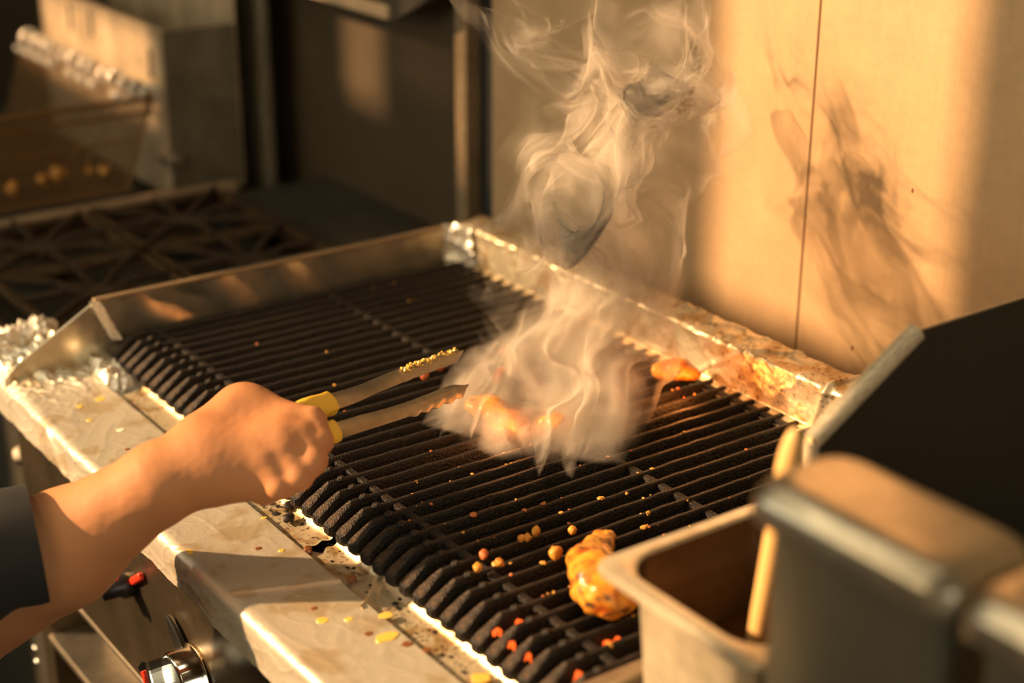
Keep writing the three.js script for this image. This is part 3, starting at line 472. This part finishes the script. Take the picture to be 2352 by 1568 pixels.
// ================================================================ THE COOK
{
  const bones = { body: [], fingers: [] };
  const B = (a, ra, b, rb) => bones.body.push([V(a), ra, V(b), rb]);
  B([0.067, 0.070, 0.105], 0.0285, [0.056, 0.058, 0.138], 0.0295);
  B([0.056, 0.058, 0.138], 0.0295, [0.006, -0.003, 0.206], 0.045);
  B([0.006, -0.003, 0.206], 0.045, [-0.077, -0.086, 0.291], 0.052);
  B([-0.077, -0.086, 0.291], 0.050, [-0.045, -0.075, 0.355], 0.050);
  B([0.052, 0.080, 0.097], 0.025, [0.044, 0.090, 0.058], 0.023);
  B([0.044, 0.090, 0.058], 0.023, [0.079, 0.091, 0.033], 0.0155);
  B([0.069, 0.068, 0.103], 0.029, [0.095, 0.079, 0.053], 0.026);
  B([0.082, 0.064, 0.096], 0.020, [0.103, 0.061, 0.069], 0.017);
  const F = (...j) => bones.fingers.push(j);
  F([[0.083, 0.091, 0.035], 0.0135], [[0.094, 0.094, 0.024], 0.0120], [[0.113, 0.085, 0.027], 0.0105], [[0.102, 0.068, 0.033], 0.0092], [[0.074, 0.062, 0.036], 0.0082]);
  F([[0.093, 0.088, 0.049], 0.0135], [[0.105, 0.089, 0.039], 0.0122], [[0.125, 0.076, 0.040], 0.0108], [[0.110, 0.059, 0.046], 0.0094], [[0.080, 0.055, 0.047], 0.0084]);
  F([[0.095, 0.084, 0.064], 0.0130], [[0.108, 0.084, 0.056], 0.0118], [[0.127, 0.067, 0.054], 0.0104], [[0.109, 0.053, 0.059], 0.0090], [[0.079, 0.050, 0.058], 0.0080]);
  F([[0.093, 0.079, 0.078], 0.0120], [[0.105, 0.078, 0.072], 0.0108], [[0.122, 0.061, 0.070], 0.0094], [[0.105, 0.049, 0.074], 0.0082], [[0.078, 0.048, 0.072], 0.0074]);
  F([[0.039, 0.076, 0.080], 0.0160], [[0.029, 0.081, 0.040], 0.0130], [[0.035, 0.076, 0.015], 0.0105], [[0.044, 0.074, -0.001], 0.0085]);
  const pa = new THREE.Vector3(), ba = new THREE.Vector3();
  const cap = (p, a, ra, b, rb) => { pa.subVectors(p, a); ba.subVectors(b, a); const h = clamp(pa.dot(ba) / ba.lengthSq(), 0, 1); return pa.addScaledVector(ba, -h).length() - lerp(ra, rb, h); };
  const smin = (a, b, k) => { const h = clamp(0.5 + 0.5 * (b - a) / k, 0, 1); return lerp(b, a, h) - k * h * (1 - h); };
  const sdf = (p) => {
    let d = 1; for (const b of bones.body) d = smin(d, cap(p, ...b), 0.016);
    for (const f of bones.fingers) { let e = 1; for (let i = 0; i < f.length - 1; i++) e = smin(e, cap(p, f[i][2] ?? (f[i][2] = V(f[i][0])), f[i][1], f[i + 1][2] ?? (f[i + 1][2] = V(f[i + 1][0])), f[i + 1][1]), 0.003); d = smin(d, e, 0.0055); }
    return d + 0.0004 * N3(p.x * 60, p.y * 60, p.z * 60) + 0.0002 * N3(p.x * 170, p.y * 170, p.z * 170);
  };
  function field(c, half, res) {                        // one grid for hand and arm, finer across than along; blocks far from the skin are skipped
    const mc = new MarchingCubes(res, M.skin, false, false, 400000), p = new THREE.Vector3(), cell = half.map((h) => h * 2 / res); mc.isolation = 0;
    const spot = (i, j, k) => p.set((i - res / 2) * cell[0] + c[0], (j - res / 2) * cell[1] + c[1], (k - res / 2) * cell[2] + c[2]), reach = Math.hypot(...cell) * 4;
    for (let K = 0; K < res; K += 6) for (let J = 0; J < res; J += 6) for (let I = 0; I < res; I += 6) {
      const d0 = sdf(spot(I + 2.5, J + 2.5, K + 2.5)), far = Math.abs(d0) > reach;
      for (let k = K; k < Math.min(res, K + 6); k++) for (let j = J; j < Math.min(res, J + 6); j++) for (let i = I; i < Math.min(res, I + 6); i++) mc.field[i + j * res + k * res * res] = far ? -d0 : -sdf(spot(i, j, k));
    }
    mc.update(); const n = mc.count, pos = new Float32Array(n * 3), nor = new Float32Array(n * 3), e = 0.0008, q = new THREE.Vector3();
    for (let i = 0; i < n; i++) {
      const x = mc.positionArray[i * 3] * half[0] + c[0], y = mc.positionArray[i * 3 + 1] * half[1] + c[1], z = mc.positionArray[i * 3 + 2] * half[2] + c[2]; pos.set([x, y, z], i * 3);
      const g = new THREE.Vector3(sdf(q.set(x + e, y, z)) - sdf(q.set(x - e, y, z)), sdf(q.set(x, y + e, z)) - sdf(q.set(x, y - e, z)), sdf(q.set(x, y, z + e)) - sdf(q.set(x, y, z - e))).normalize(); nor.set([g.x, g.y, g.z], i * 3);
    }
    const g = new THREE.BufferGeometry(); g.setAttribute('position', new THREE.BufferAttribute(pos, 3)); g.setAttribute('normal', new THREE.BufferAttribute(nor, 3)); return uvBox(g);
  }
  const skin = field([0.030, -0.005, 0.195], [0.165, 0.145, 0.235], 150);
  const cook = thing('person', 'cook in a black short-sleeved shirt reaching in from the left, gripping the tongs', 'person', [0.1, 0.05, 0.3]);
  mesh('body', skin, M.skin, cook);
  { // sleeve: a tube of cloth open at the cuff
    const c = new THREE.CatmullRomCurve3([[0.011, 0.011, 0.226], [0.003, 0.009, 0.260], [0.0, -0.05, 0.42], [-0.03, -0.07, 0.56]].map(V)), fr = c.computeFrenetFrames(60, false);
    const at = (t, a, r) => { const i = Math.round(clamp(t, 0, 1) * 60), p = c.getPointAt(clamp(t, 0, 1)); return p.addScaledVector(fr.normals[i], Math.cos(a) * r).addScaledVector(fr.binormals[i], Math.sin(a) * r).toArray(); };
    const rad = (t, a) => lerp(0.0475, 0.066, smooth(0, 1, t)) * (1 + 0.05 * N3(t * 7, Math.cos(a) * 1.6, Math.sin(a) * 1.6));
    mesh('sleeve', merge([grid(60, 48, (u, v) => at(u, v * 6.2832, rad(u, v * 6.2832)), [0.3, 0.3]), grid(20, 48, (u, v) => at(u * 0.25, v * 6.2832, rad(u * 0.25, v * 6.2832) - 0.0025), [0.08, 0.3]), grid(2, 48, (u, v) => at(0, v * 6.2832, rad(0, v * 6.2832) - 0.0025 * u), [0.01, 0.3])]), M.shirt, cook, 'black short sleeve');
  }
}

// ================================================================ RANGE WITH BURNERS, LEFT OF THE CHARBROILER
function burnerGrate(label, group, x, y, z, s, mat) {
  const t = thing('burner_grate', label, 'burner grate', [x, y - 0.012, z], group), h = s / 2, w = 0.005;
  const bar = (a, b, r = 0.0055) => rod([x + a[0], y + a[2], z + a[1]], [x + b[0], y + b[2], z + b[1]], r, r * 0.8, 7);
  mesh('frame', merge([box(x - h, x + h, y - 0.012, y - 0.002, z - h, z - h + 0.010, 0.003), box(x - h, x + h, y - 0.012, y - 0.002, z + h - 0.010, z + h, 0.003), box(x - h, x - h + 0.010, y - 0.012, y - 0.002, z - h, z + h, 0.003), box(x + h - 0.010, x + h, y - 0.012, y - 0.002, z - h, z + h, 0.003)]), mat, t);
  for (let k = 0; k < 8; k++) { const a = k * Math.PI / 4, e = k % 2 ? h * 1.34 : h * 0.98, c = Math.cos(a), n = Math.sin(a); mesh('prong', merge([bar([c * 0.018, n * 0.018, -0.010], [c * e * 0.45, n * e * 0.45, -0.001]), bar([c * e * 0.45, n * e * 0.45, -0.001], [c * e, n * e, -0.001])]), mat, t); }
  mesh('hub', new THREE.CylinderGeometry(0.021, 0.024, 0.008, 20).translate(x, y - 0.010, z), mat, t);
  return t;
}
{
  const r = thing('range', 'black stove range with cast-iron burners between the fryer and the charbroiler', 'stove', [-0.68, FLOOR, -0.15]);
  mesh('body', merge([box(-0.93, -0.48, FLOOR, -0.085, -0.38, 0.075), box(-0.93, -0.478, -0.085, -0.075, -0.38, 0.075)]), M.darkSteel, r);
  mesh('top_frame', merge([box(-0.93, -0.48, -0.05, -0.032, -0.386, -0.372, 0.003), box(-0.93, -0.48, -0.05, -0.032, 0.05, 0.08, 0.004), box(-0.93, -0.918, -0.05, -0.032, -0.38, 0.07, 0.003), box(-0.495, -0.48, -0.05, -0.032, -0.38, 0.07, 0.003)]), M.stoveIron, r);
  mesh('rear_ledge', box(-0.93, -0.48, -0.05, -0.040, -0.555, -0.388, 0.002), M.darkSteel, r);
  mesh('front_rail', box(-0.56, -0.482, -0.088, -0.072, 0.092, 0.104, 0.003), M.flueSteel, r);
  mesh('burner_knob', rod([-0.498, -0.156, 0.075], [-0.502, -0.158, 0.082], 0.012, 0.010, 16), M.steel, r);
  const g = 'cast-iron burner grates on the range';
  const L = ['rust-streaked cast-iron burner grate on the range nearest the foil-wrapped shelf', 'cast-iron burner grate at the back right of the range, beside the left guard', 'cast-iron burner grate at the front left of the range, by the fryer', 'cast-iron burner grate at the back left of the range, by the fryer and ledge'];
  [[-0.622, -0.075], [-0.622, -0.275], [-0.822, -0.075], [-0.822, -0.275]].forEach(([x, z], i) => { burnerGrate(L[i], g, x, -0.022, z, 0.194, M.stoveIron); mesh('burner_head', new THREE.LatheGeometry([[0, 0.014], [0.026, 0.013], [0.034, 0.006], [0.034, 0.0], [0.02, -0.004], [0, -0.004]].map((p) => new THREE.Vector2(...p)), 28).translate(x, -0.066, z), M.stoveIron, r); });
  solo('foil_roll', 'bright crumpled foil roll on the front corner of the range beside the guard', 'foil', lumpy([[-0.499, -0.009, 0.022], [-0.487, -0.010, 0.052], [-0.478, -0.016, 0.082], [-0.467, -0.018, 0.123]], [0.011, 0.015, 0.018, 0.018], { seed: 4, bump: 0.007, freq: 34, nu: 44, nv: 70, crumple: 0.006 }), M.foilClean);
}

// ================================================================ FRYER
{
  const f = thing('fryer', 'steel deep fryer with a tall box-shaped flue behind its vat, left of the range', 'fryer', [-1.28, FLOOR, -0.2]);
  mesh('body', merge([box(-1.62, -0.945, FLOOR, -0.08, -0.46, 0.10), box(-1.62, -1.60, -0.08, -0.035, -0.34, 0.1), box(-1.62, -0.95, -0.08, -0.035, 0.07, 0.10)]), M.darkSteel, f);
  mesh('vat_rim', box(-0.966, -0.942, -0.10, -0.028, -0.42, 0.10, 0.006), M.trimSteel, f);
  mesh('vat', merge([box(-1.60, -0.966, -0.075, -0.07, -0.34, 0.07)]), M.black, f, 'dark oil vat');
  mesh('flue_front', box(-1.50, -1.018, -0.06, 0.185, -0.349, -0.345, 0.0015), M.flueSteel, f);
  mesh('flue_side', box(-1.022, -1.018, -0.06, 0.185, -0.462, -0.349, 0.001), M.trimDark, f);
  mesh('flue_side', box(-1.502, -1.498, -0.06, 0.185, -0.462, -0.345, 0.001), M.trimDark, f);
  mesh('flue_back', box(-1.50, -1.02, -0.06, 0.33, -0.466, -0.462, 0.001), M.flueSteel, f);
  mesh('flue_lip', box(-1.502, -1.016, 0.183, 0.188, -0.353, -0.343, 0.002), M.flueSteel, f);
  for (const p of [[-1.366, 0.154, -0.345], [-1.278, 0.158, -0.344], [-1.057, 0.133, -0.344]]) mesh('slot', box(p[0] - 0.0055, p[0] + 0.0055, p[1] - 0.021, p[1] + 0.021, -0.3458, -0.3438, 0.0006), M.black, f, 'dark vertical slot');
  mesh('corner_post', box(-1.085, -1.008, -0.09, 0.24, -0.515, -0.500, 0.003), M.trimDark, f);
  mesh('drain_bracket', box(-1.02, -0.985, -0.005, 0.012, -0.352, -0.330, 0.003), M.steel, f);
}
{
  const b = thing('fryer_basket', 'wire mesh fryer basket hanging in front of the flue, with a bright wire-wrapped rear rim', 'basket', [-1.27, -0.03, -0.15]);
  const X0 = -1.53, X1 = -1.0, T = 0.098, Bt = -0.034, Za = -0.318, Zb = 0.06, s = 0.028;
  const wire = (a, c, r = 0.0006) => rod(a, c, r, r, 4), side = [], back = [], bot = [];
  const lx = (v) => X1 - s * 0.6 * v, zb = (v) => lerp(Za, Za + 0.042, v);
  for (let y = 0; y <= 22; y++) { const v = y / 22, yy = lerp(T, Bt, v); side.push(wire([lx(v), yy, zb(v)], [lx(v), yy, Zb])); back.push(wire([lx(v), yy, zb(v)], [X0, yy, zb(v)])); }
  for (let z = Za; z < Zb; z += 0.006) side.push(wire([lx(0), T, z], [lx(1), Bt, z + 0.042 * (z < -0.2 ? 1 : 0.3)]));
  for (let x = X0; x < X1; x += 0.008) { back.push(wire([x, T, Za], [x, Bt, zb(1)])); bot.push(wire([x - s * 0.3, Bt, zb(1)], [x - s * 0.3, Bt, Zb])); }
  for (let z = zb(1); z < Zb; z += 0.009) bot.push(wire([X0, Bt, z], [lx(1), Bt, z]));
  for (const [n, l] of [['side_mesh', side], ['rear_mesh', back], ['floor_mesh', bot]]) { const m = mesh(n, merge(l), M.basketWire, b); m.userData.kind = 'stuff'; }
  for (const [v, r] of [[0, 0.0035], [0.16, 0.002], [0.45, 0.002], [1, 0.003]]) mesh('frame_wire', rod([lx(v), lerp(T, Bt, v), zb(v)], [lx(v), lerp(T, Bt, v), Zb], r, r, 8), M.basketWire, b);
  mesh('frame_wire', rod([X1, T, Za], [lx(1), Bt, zb(1)], 0.003, 0.003, 8), M.basketWire, b);
  mesh('rear_rim', rod([X0, T + 0.004, Za], [X1 + 0.004, T + 0.004, Za], 0.0032, 0.0032, 10), M.basketWire, b, 'bright rear rim');
  const R = rng(8);
  for (let i = 0; i < 13; i++) { const x = X1 - 0.004 - i * 0.040 - R() * 0.010; mesh('wire_loop', new THREE.TorusGeometry(0.0085 + R() * 0.003, 0.0045, 8, 18).rotateY(Math.PI / 2 + (R() - 0.5) * 0.7).translate(x, T + 0.004 + (R() - 0.5) * 0.003, Za), M.foilClean, b); }
  for (let i = 0; i < 11; i++) { const x = X1 - 0.045 - i * 0.045; if (i === 2 || i === 6) continue; mesh('hook', rod([x, T - 0.014, Za + 0.013], [x - 0.028, T - 0.014, Za + 0.013], 0.0058, 0.0042, 8), M.foilClean, b); }
  const bits = [['lone fried crumb at the left edge, on the basket floor', [-1.067, -0.025, -0.128], 0.0095], ['largest golden fried crumb on the basket floor', [-1.099, -0.025, -0.207], 0.0115], ['fried crumb touching the largest golden one on its left', [-1.097, -0.027, -0.182], 0.0085], ['fried crumb at the right end of the basket floor', [-1.083, -0.025, -0.271], 0.0085], ['faint fried crumb between the largest golden one and the right end', [-1.101, -0.026, -0.255], 0.0065]];
  bits.forEach(([label, p, r], i) => solo('fried_crumb', label, 'crumb', lumpy([[p[0] - r * 0.6, p[1], p[2] + r * 0.4], [p[0], p[1] + r * 0.4, p[2]], [p[0] + r * 0.5, p[1], p[2] - r * 0.5]], [r * 0.7, r, r * 0.6], { seed: i * 6.1, bump: 0.004, freq: 130, nu: 18, nv: 16, palette: [[0.62, 0.24, 0.03], [0.80, 0.38, 0.06]], char: 0 }), M.crumb, 'fried crumbs in the basket'));
}
{
  const h = thing('exhaust_hood', 'dark corner of an exhaust hood with a lit orange lip, above the range', 'hood', [-1.1, 0.244, -0.52]);
  mesh('end_cap', plate([[-0.70, 0.246], [-0.631, 0.244], [-0.50, 0.305], [-0.50, 1.2], [-0.70, 1.2]], 'z', -0.516, -0.500, 0.001), M.darkSteel, h);
  mesh('side_panel', box(-1.60, -0.70, 0.262, 1.2, -0.516, -0.504, 0.001), M.darkSteel, h);
  mesh('gutter_lip', box(-1.60, -0.640, 0.244, 0.262, -0.516, -0.494, 0.003), M.flueSteel, h);
}

// ================================================================ RIGHT-HAND RANGE, PANS, CANISTERS
{
  const r = thing('range', 'dark range to the right of the charbroiler, with a tall black splash guard', 'stove', [0.85, FLOOR, -0.2]);
  mesh('body', box(0.416, 1.30, FLOOR, -0.07, -0.54, 0.10, 0.004), M.darkSteel, r);
  mesh('top', box(0.416, 1.30, -0.07, -0.037, -0.54, 0.12, 0.004), M.darkSteel, r);
  mesh('splash_guard', plate([[-0.545, 0.203], [-0.299, 0.203], [-0.200, 0.144], [-0.200, -0.04], [-0.545, -0.04]], 'x', 0.4175, 0.4205), M.blackSteel, r);
  // its bright folded front edge
  const a = [0.4155, 0.2005, -0.3025], c = [0.4155, 0.1405, -0.2025];
  mesh('guard_edge', merge([rod(a, c, 0.0075, 0.0075, 12), rod([a[0], a[1], a[2]], [a[0], a[1], -0.54], 0.0018, 0.0018, 8), rod(c, [c[0], -0.036, c[2]], 0.006, 0.006, 12)]), M.panSteel, r, 'bright folded front edge');
  burnerGrate('cast-iron burner grate on the dark range behind the steel canisters', undefined, 0.70, -0.022, -0.30, 0.22, M.stoveIron);
}
function roundRect(hx, hz, r, y, cx, cz, n = 8) { const o = []; for (const [sx, sz, a0] of [[1, 1, 0], [-1, 1, Math.PI / 2], [-1, -1, Math.PI], [1, -1, Math.PI * 1.5]]) for (let i = 0; i <= n; i++) { const a = a0 + i / n * Math.PI / 2; o.push([cx + sx * (hx - r) + Math.cos(a) * r, y, cz + sz * (hz - r) + Math.sin(a) * r]); } return o; }
function loft(loops, capEnd, capStart) {
  const n = loops[0].length, pos = [], idx = []; loops.forEach((l) => l.forEach((p) => pos.push(...p)));
  for (let j = 0; j < loops.length - 1; j++) for (let i = 0; i < n; i++) { const a = j * n + i, b = j * n + (i + 1) % n, c = a + n, d = b + n; idx.push(a, c, b, b, c, d); }
  const fan = (j, rev) => { const k = pos.length / 3, c = [0, 0, 0]; loops[j].forEach((p) => p.forEach((v, q) => (c[q] += v / n))); pos.push(...c); for (let i = 0; i < n; i++) rev ? idx.push(k, j * n + i, j * n + (i + 1) % n) : idx.push(k, j * n + (i + 1) % n, j * n + i); };
  if (capEnd) fan(loops.length - 1, false); if (capStart) fan(0, true);
  const g = new THREE.BufferGeometry(); g.setAttribute('position', new THREE.Float32BufferAttribute(pos, 3)); g.setIndex(idx); return uvBox(toCreasedNormals(g, 0.7));
}
{
  const cx = 0.484, cz = -0.100, hx = 0.078, hz = 0.086, Y = 0.10;
  const p = thing('steam_pan', 'deep steel food pan holding brown sauce, between the drumstick and the lidded canisters', 'pan', [cx, -0.037, cz]);
  const L = (d, r, y) => roundRect(hx - d, hz - d, r, y, cx, cz);
  mesh('rim', loft([L(0.0005, 0.012, Y - 0.007), L(-0.0005, 0.012, Y - 0.003), L(0.0005, 0.012, Y), L(0.003, 0.014, Y + 0.0012), L(0.011, 0.027, Y + 0.0010), L(0.013, 0.028, Y - 0.001)]), M.panSteel, p);
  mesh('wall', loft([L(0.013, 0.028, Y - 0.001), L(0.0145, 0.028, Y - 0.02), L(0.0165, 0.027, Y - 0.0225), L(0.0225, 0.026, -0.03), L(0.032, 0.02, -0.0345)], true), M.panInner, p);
  mesh('shell', loft([L(0.0115, 0.028, Y - 0.002), L(0.0130, 0.028, Y - 0.02), L(0.015, 0.027, Y - 0.0235), L(0.021, 0.026, -0.03), L(0.030, 0.02, -0.0365)], true), M.panSteel, p);
  solo('brown_sauce', 'glossy dark brown sauce filling the lower half of the deep steel pan', 'sauce', loft([L(0.0195, 0.026, 0.030), L(0.0215, 0.026, -0.02)].map((l, i) => l).reverse(), true), M.sauce);
  const w = thing('basting_brush', 'pale wooden handle standing in the sauce pan, its rounded end showing above the canister', 'brush', [0.49, -0.01, -0.08]);
  mesh('handle', lumpy([[0.4925, 0.02, -0.08], [0.500, 0.09, -0.08], [0.509, 0.155, -0.08], [0.5165, 0.222, -0.08]], [0.0062, 0.0075, 0.0082, 0.0086], { bump: 0.0002, freq: 20, nu: 28, nv: 60 }), M.wood, w);
  mesh('bristles', lumpy([[0.4905, -0.025, -0.08], [0.4925, 0.03, -0.08]], [0.010, 0.008], { bump: 0.001, freq: 300, nu: 20, nv: 12 }), M.brownSpot, w);
}
function canister(x0, x1, label) {
  const z0 = -0.044, z1 = 0.029, Y = 0.25, cx = (x0 + x1) / 2, cz = (z0 + z1) / 2, hx = (x1 - x0) / 2, hz = (z1 - z0) / 2;
  const c = thing('steel_canister', label, 'canister', [cx, -0.037, cz], 'lidded steel canisters');
  const L = (d, r, y) => roundRect(hx - d, hz - d, r, y, cx, cz, 6);
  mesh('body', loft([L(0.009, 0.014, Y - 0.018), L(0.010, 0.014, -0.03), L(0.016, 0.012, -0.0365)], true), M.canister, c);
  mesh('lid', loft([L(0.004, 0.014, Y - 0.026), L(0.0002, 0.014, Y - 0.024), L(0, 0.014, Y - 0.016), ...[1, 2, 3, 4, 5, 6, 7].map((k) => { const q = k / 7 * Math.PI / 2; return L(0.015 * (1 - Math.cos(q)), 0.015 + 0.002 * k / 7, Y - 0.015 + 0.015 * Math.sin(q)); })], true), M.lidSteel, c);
}
canister(0.585, 0.722, 'nearest tall steel canister with a rounded lid, beside the sauce pan');
canister(0.726, 0.885, 'tall lidded steel canister at the right edge, behind the seam of the two lids');

// ================================================================ SMOKE: thin curling sheets of soot drawn up from the hot food by a turbulent draught
{
  const R = rng(4242);
  const path = [[0.069, 0.014, -0.217], [0.031, 0.065, -0.282], [0.004, 0.133, -0.329], [-0.018, 0.217, -0.355], [-0.037, 0.306, -0.381], [-0.061, 0.413, -0.412]].map(V), curve = new THREE.CatmullRomCurve3(path), LEN = curve.getLength();
  const D = [48, 66, 48], lo = [-0.36, -0.05, -0.58], hi = [0.48, 0.62, 0.12], cell = D.map((d, i) => (hi[i] - lo[i]) / (d - 1));
  const n = D[0] * D[1] * D[2], at = (i, j, k) => i + D[0] * (j + D[1] * k);
  const curl = (f) => {                                   // velocity of a swirling draught: the curl of a noise potential
    const psi = [0, 1, 2].map(() => new Float32Array(n)), vel = new Float32Array(n * 3);
    for (let k = 0; k < D[2]; k++) for (let j = 0; j < D[1]; j++) for (let i = 0; i < D[0]; i++) for (let c = 0; c < 3; c++) psi[c][at(i, j, k)] = f(lo[0] + i * cell[0], lo[1] + j * cell[1], lo[2] + k * cell[2], c);
    for (let k = 1; k < D[2] - 1; k++) for (let j = 1; j < D[1] - 1; j++) for (let i = 1; i < D[0] - 1; i++) {
      const d = (c, a) => a === 0 ? (psi[c][at(i + 1, j, k)] - psi[c][at(i - 1, j, k)]) / (2 * cell[0]) : a === 1 ? (psi[c][at(i, j + 1, k)] - psi[c][at(i, j - 1, k)]) / (2 * cell[1]) : (psi[c][at(i, j, k + 1)] - psi[c][at(i, j, k - 1)]) / (2 * cell[2]);
      const q = at(i, j, k) * 3; vel[q] = d(2, 1) - d(1, 2); vel[q + 1] = d(0, 2) - d(2, 0); vel[q + 2] = d(1, 0) - d(0, 1);
    }
    return vel;
  };
  const broad = curl((x, y, z, c) => 0.055 * N3(x * 9 + c * 19, y * 7, z * 9 + 3) + 0.010 * N3(x * 21 + c * 7, y * 18 + 4, z * 21)), fine = curl((x, y, z, c) => 0.010 * N3(x * 21 + c * 7, y * 18 + 4, z * 21) + 0.0085 * N3(x * 44 + c * 3, y * 40, z * 44 + 8));
  const wrap = (f, m) => { f = Math.abs(f) % (2 * m); return f > m ? 2 * m - f : f; };           // the eddies repeat, mirrored
  const sample = (x, y, z, out, vigour) => {
    let fx = wrap((x - lo[0]) / cell[0], D[0] - 3.01) + 1, fy = wrap((y - lo[1]) / cell[1], D[1] - 3.01) + 1, fz = wrap((z - lo[2]) / cell[2], D[2] - 3.01) + 1;
    const i = fx | 0, j = fy | 0, k = fz | 0; fx -= i; fy -= j; fz -= k; out[0] = out[1] = out[2] = 0;
    for (let a = 0; a < 8; a++) { const w = (a & 1 ? fx : 1 - fx) * (a & 2 ? fy : 1 - fy) * (a & 4 ? fz : 1 - fz), q = at(i + (a & 1), j + ((a >> 1) & 1), k + (a >> 2)) * 3; for (let c = 0; c < 3; c++) out[c] += w * (broad[q + c] + vigour * fine[q + c]); }
  };
  const TAN = 40, tang = Array.from({ length: TAN + 1 }, (_, i) => curve.getTangentAt(i / TAN).toArray()), mid = Array.from({ length: TAN + 1 }, (_, i) => curve.getPointAt(i / TAN).toArray());
  const b0 = path[0], main = [b0.x, 0.006, b0.z], left = [0.004, 0.006, -0.187], right = [0.075, 0.006, -0.306], rear = [-0.061, 0.010, -0.267], far = [0.096, 0.006, -0.244];
  //             source, its half widths, sheets, life, thickness
  const PLUME = [[main, 0.060, 0.052, 7, 1.05, 3.2, 0.018, 1], [right, 0.030, 0.035, 2, 1.0, 2.6, 0.014, 1], [main, 0.066, 0.054, 4, 1.08, 1.9, 0.040, 0.3], [left, 0.046, 0.045, 26, 0.28, 1.1, 0, 1], [main, 0.060, 0.050, 8, 0.66, 1.6, 0.014, 0.8], [rear, 0.042, 0.045, 9, 0.46, 0.8, 0, 1], [far, 0.055, 0.034, 24, 0.26, 1.2, 0, 1], [main, 0.072, 0.060, 36, 0.42, 1.2, 0.006, 1]];
  const NU = 30, NV = 76, pos = [], alpha = [], idx = [], v = [0, 0, 0];
  for (const [c0, rx, rz, sheets, life0, thick, wide, vigour] of PLUME) for (let q = 0; q < sheets; q++) {
    const an = R() * 6.283, rr = Math.sqrt(R()), cx = c0[0] + Math.cos(an) * rr * rx, cz = c0[2] + Math.sin(an) * rr * rz, dir = R() * 6.283, half = 0.010 + wide + R() * 0.024, bend = (R() - 0.5) * 0.02, life = life0 * (life0 > 0.9 ? 0.88 + 0.12 * R() : 0.6 + 0.4 * R()), phase = R() * 0.05, seed = R() * 50, first = pos.length / 3;
    for (let j = 0; j <= NV; j++) for (let i = 0; i <= NU; i++) {
      const u = i / NU * 2 - 1, age = life * (j / NV), steps = Math.max(1, Math.ceil(age * 64)), h = age / steps;
      let x = cx + Math.cos(dir) * half * u - Math.sin(dir) * bend * (1 - u * u), y = c0[1], z = cz + Math.sin(dir) * half * u + Math.cos(dir) * bend * (1 - u * u);
      for (let t = 0; t < steps; t++) {
        const a = t * h, k = Math.min(TAN, Math.floor(a * TAN)), T = tang[k], C = mid[k]; sample(x, y - (a - age) * 0.34, z, v, vigour * (1 - 0.86 * smooth(0.10, 0.34, a)));
        const amp = 0.30 * (0.30 + 1.0 * smooth(0, 0.22, a)) * (1 - 0.30 * smooth(0.4, 0.9, a)), pull = 0.5 + 0.6 * smooth(0.25, 0.8, a);
        x += h * (LEN * T[0] + amp * v[0] + pull * (C[0] - x)); y = Math.max(0.003, y + h * (LEN * T[1] + amp * 0.7 * v[1])); z += h * (LEN * T[2] + amp * v[2] + pull * (C[2] - z));
      }
      pos.push(x, y, z);
    }
    // the sheet thins where the draught has stretched it, frays at its edges and breaks up with age
    const P = (i, j) => { const o = (first + j * (NU + 1) + i) * 3; return [pos[o], pos[o + 1], pos[o + 2]]; }, dist = (a, b) => Math.hypot(a[0] - b[0], a[1] - b[1], a[2] - b[2]);
    for (let j = 0; j <= NV; j++) for (let i = 0; i <= NU; i++) {
      const w = dist(P(Math.max(0, i - 1), j), P(Math.min(NU, i + 1), j)) / (i > 0 && i < NU ? 2 : 1), l = dist(P(i, Math.max(0, j - 1)), P(i, Math.min(NV, j + 1))) / (j > 0 && j < NV ? 2 : 1);
      const u = i / NU * 2 - 1, a = j / NV, age = a * life, p = P(i, j), dens = (2 * half / NU) / Math.max(w, 1e-4) * (LEN * life / NV) / Math.max(l, 1e-4);
      const n = smooth(-0.28, 0.32, fbm(p[0] * 26 + seed, p[1] * 18, p[2] * 26, 3));
      alpha.push(clamp(thick * Math.pow(dens, 0.6) * (1 - u * u) ** 1.2 * smooth(0, 0.05, a) * (1 - smooth(0.72, 1, a)) * (0.12 + 1.1 * n) * (1 - 0.35 * age), 0, 1));
    }
    for (let j = 0; j < NV; j++) for (let i = 0; i < NU; i++) { const a = first + j * (NU + 1) + i, b = a + 1, c = a + NU + 1, d = c + 1; if (Math.max(alpha[a], alpha[b], alpha[c], alpha[d]) > (life0 > 0.6 ? 0.15 : 0.09)) idx.push(a, b, c, b, d, c); }
  }
  const g = new THREE.BufferGeometry(); g.setAttribute('position', new THREE.Float32BufferAttribute(pos, 3)); g.setIndex(idx); g.computeVertexNormals();
  const rgba = new Float32Array(alpha.length * 4); alpha.forEach((a, i) => rgba.set([1, 1, 1, a], i * 4)); g.setAttribute('color', new THREE.BufferAttribute(rgba, 4));
  const s = solo('smoke', 'thick billowing column of pale grey smoke rising from the meat on the grate', 'smoke', g, M.smoke); s.userData.kind = 'stuff';
}

renderer.render(scene, camera);
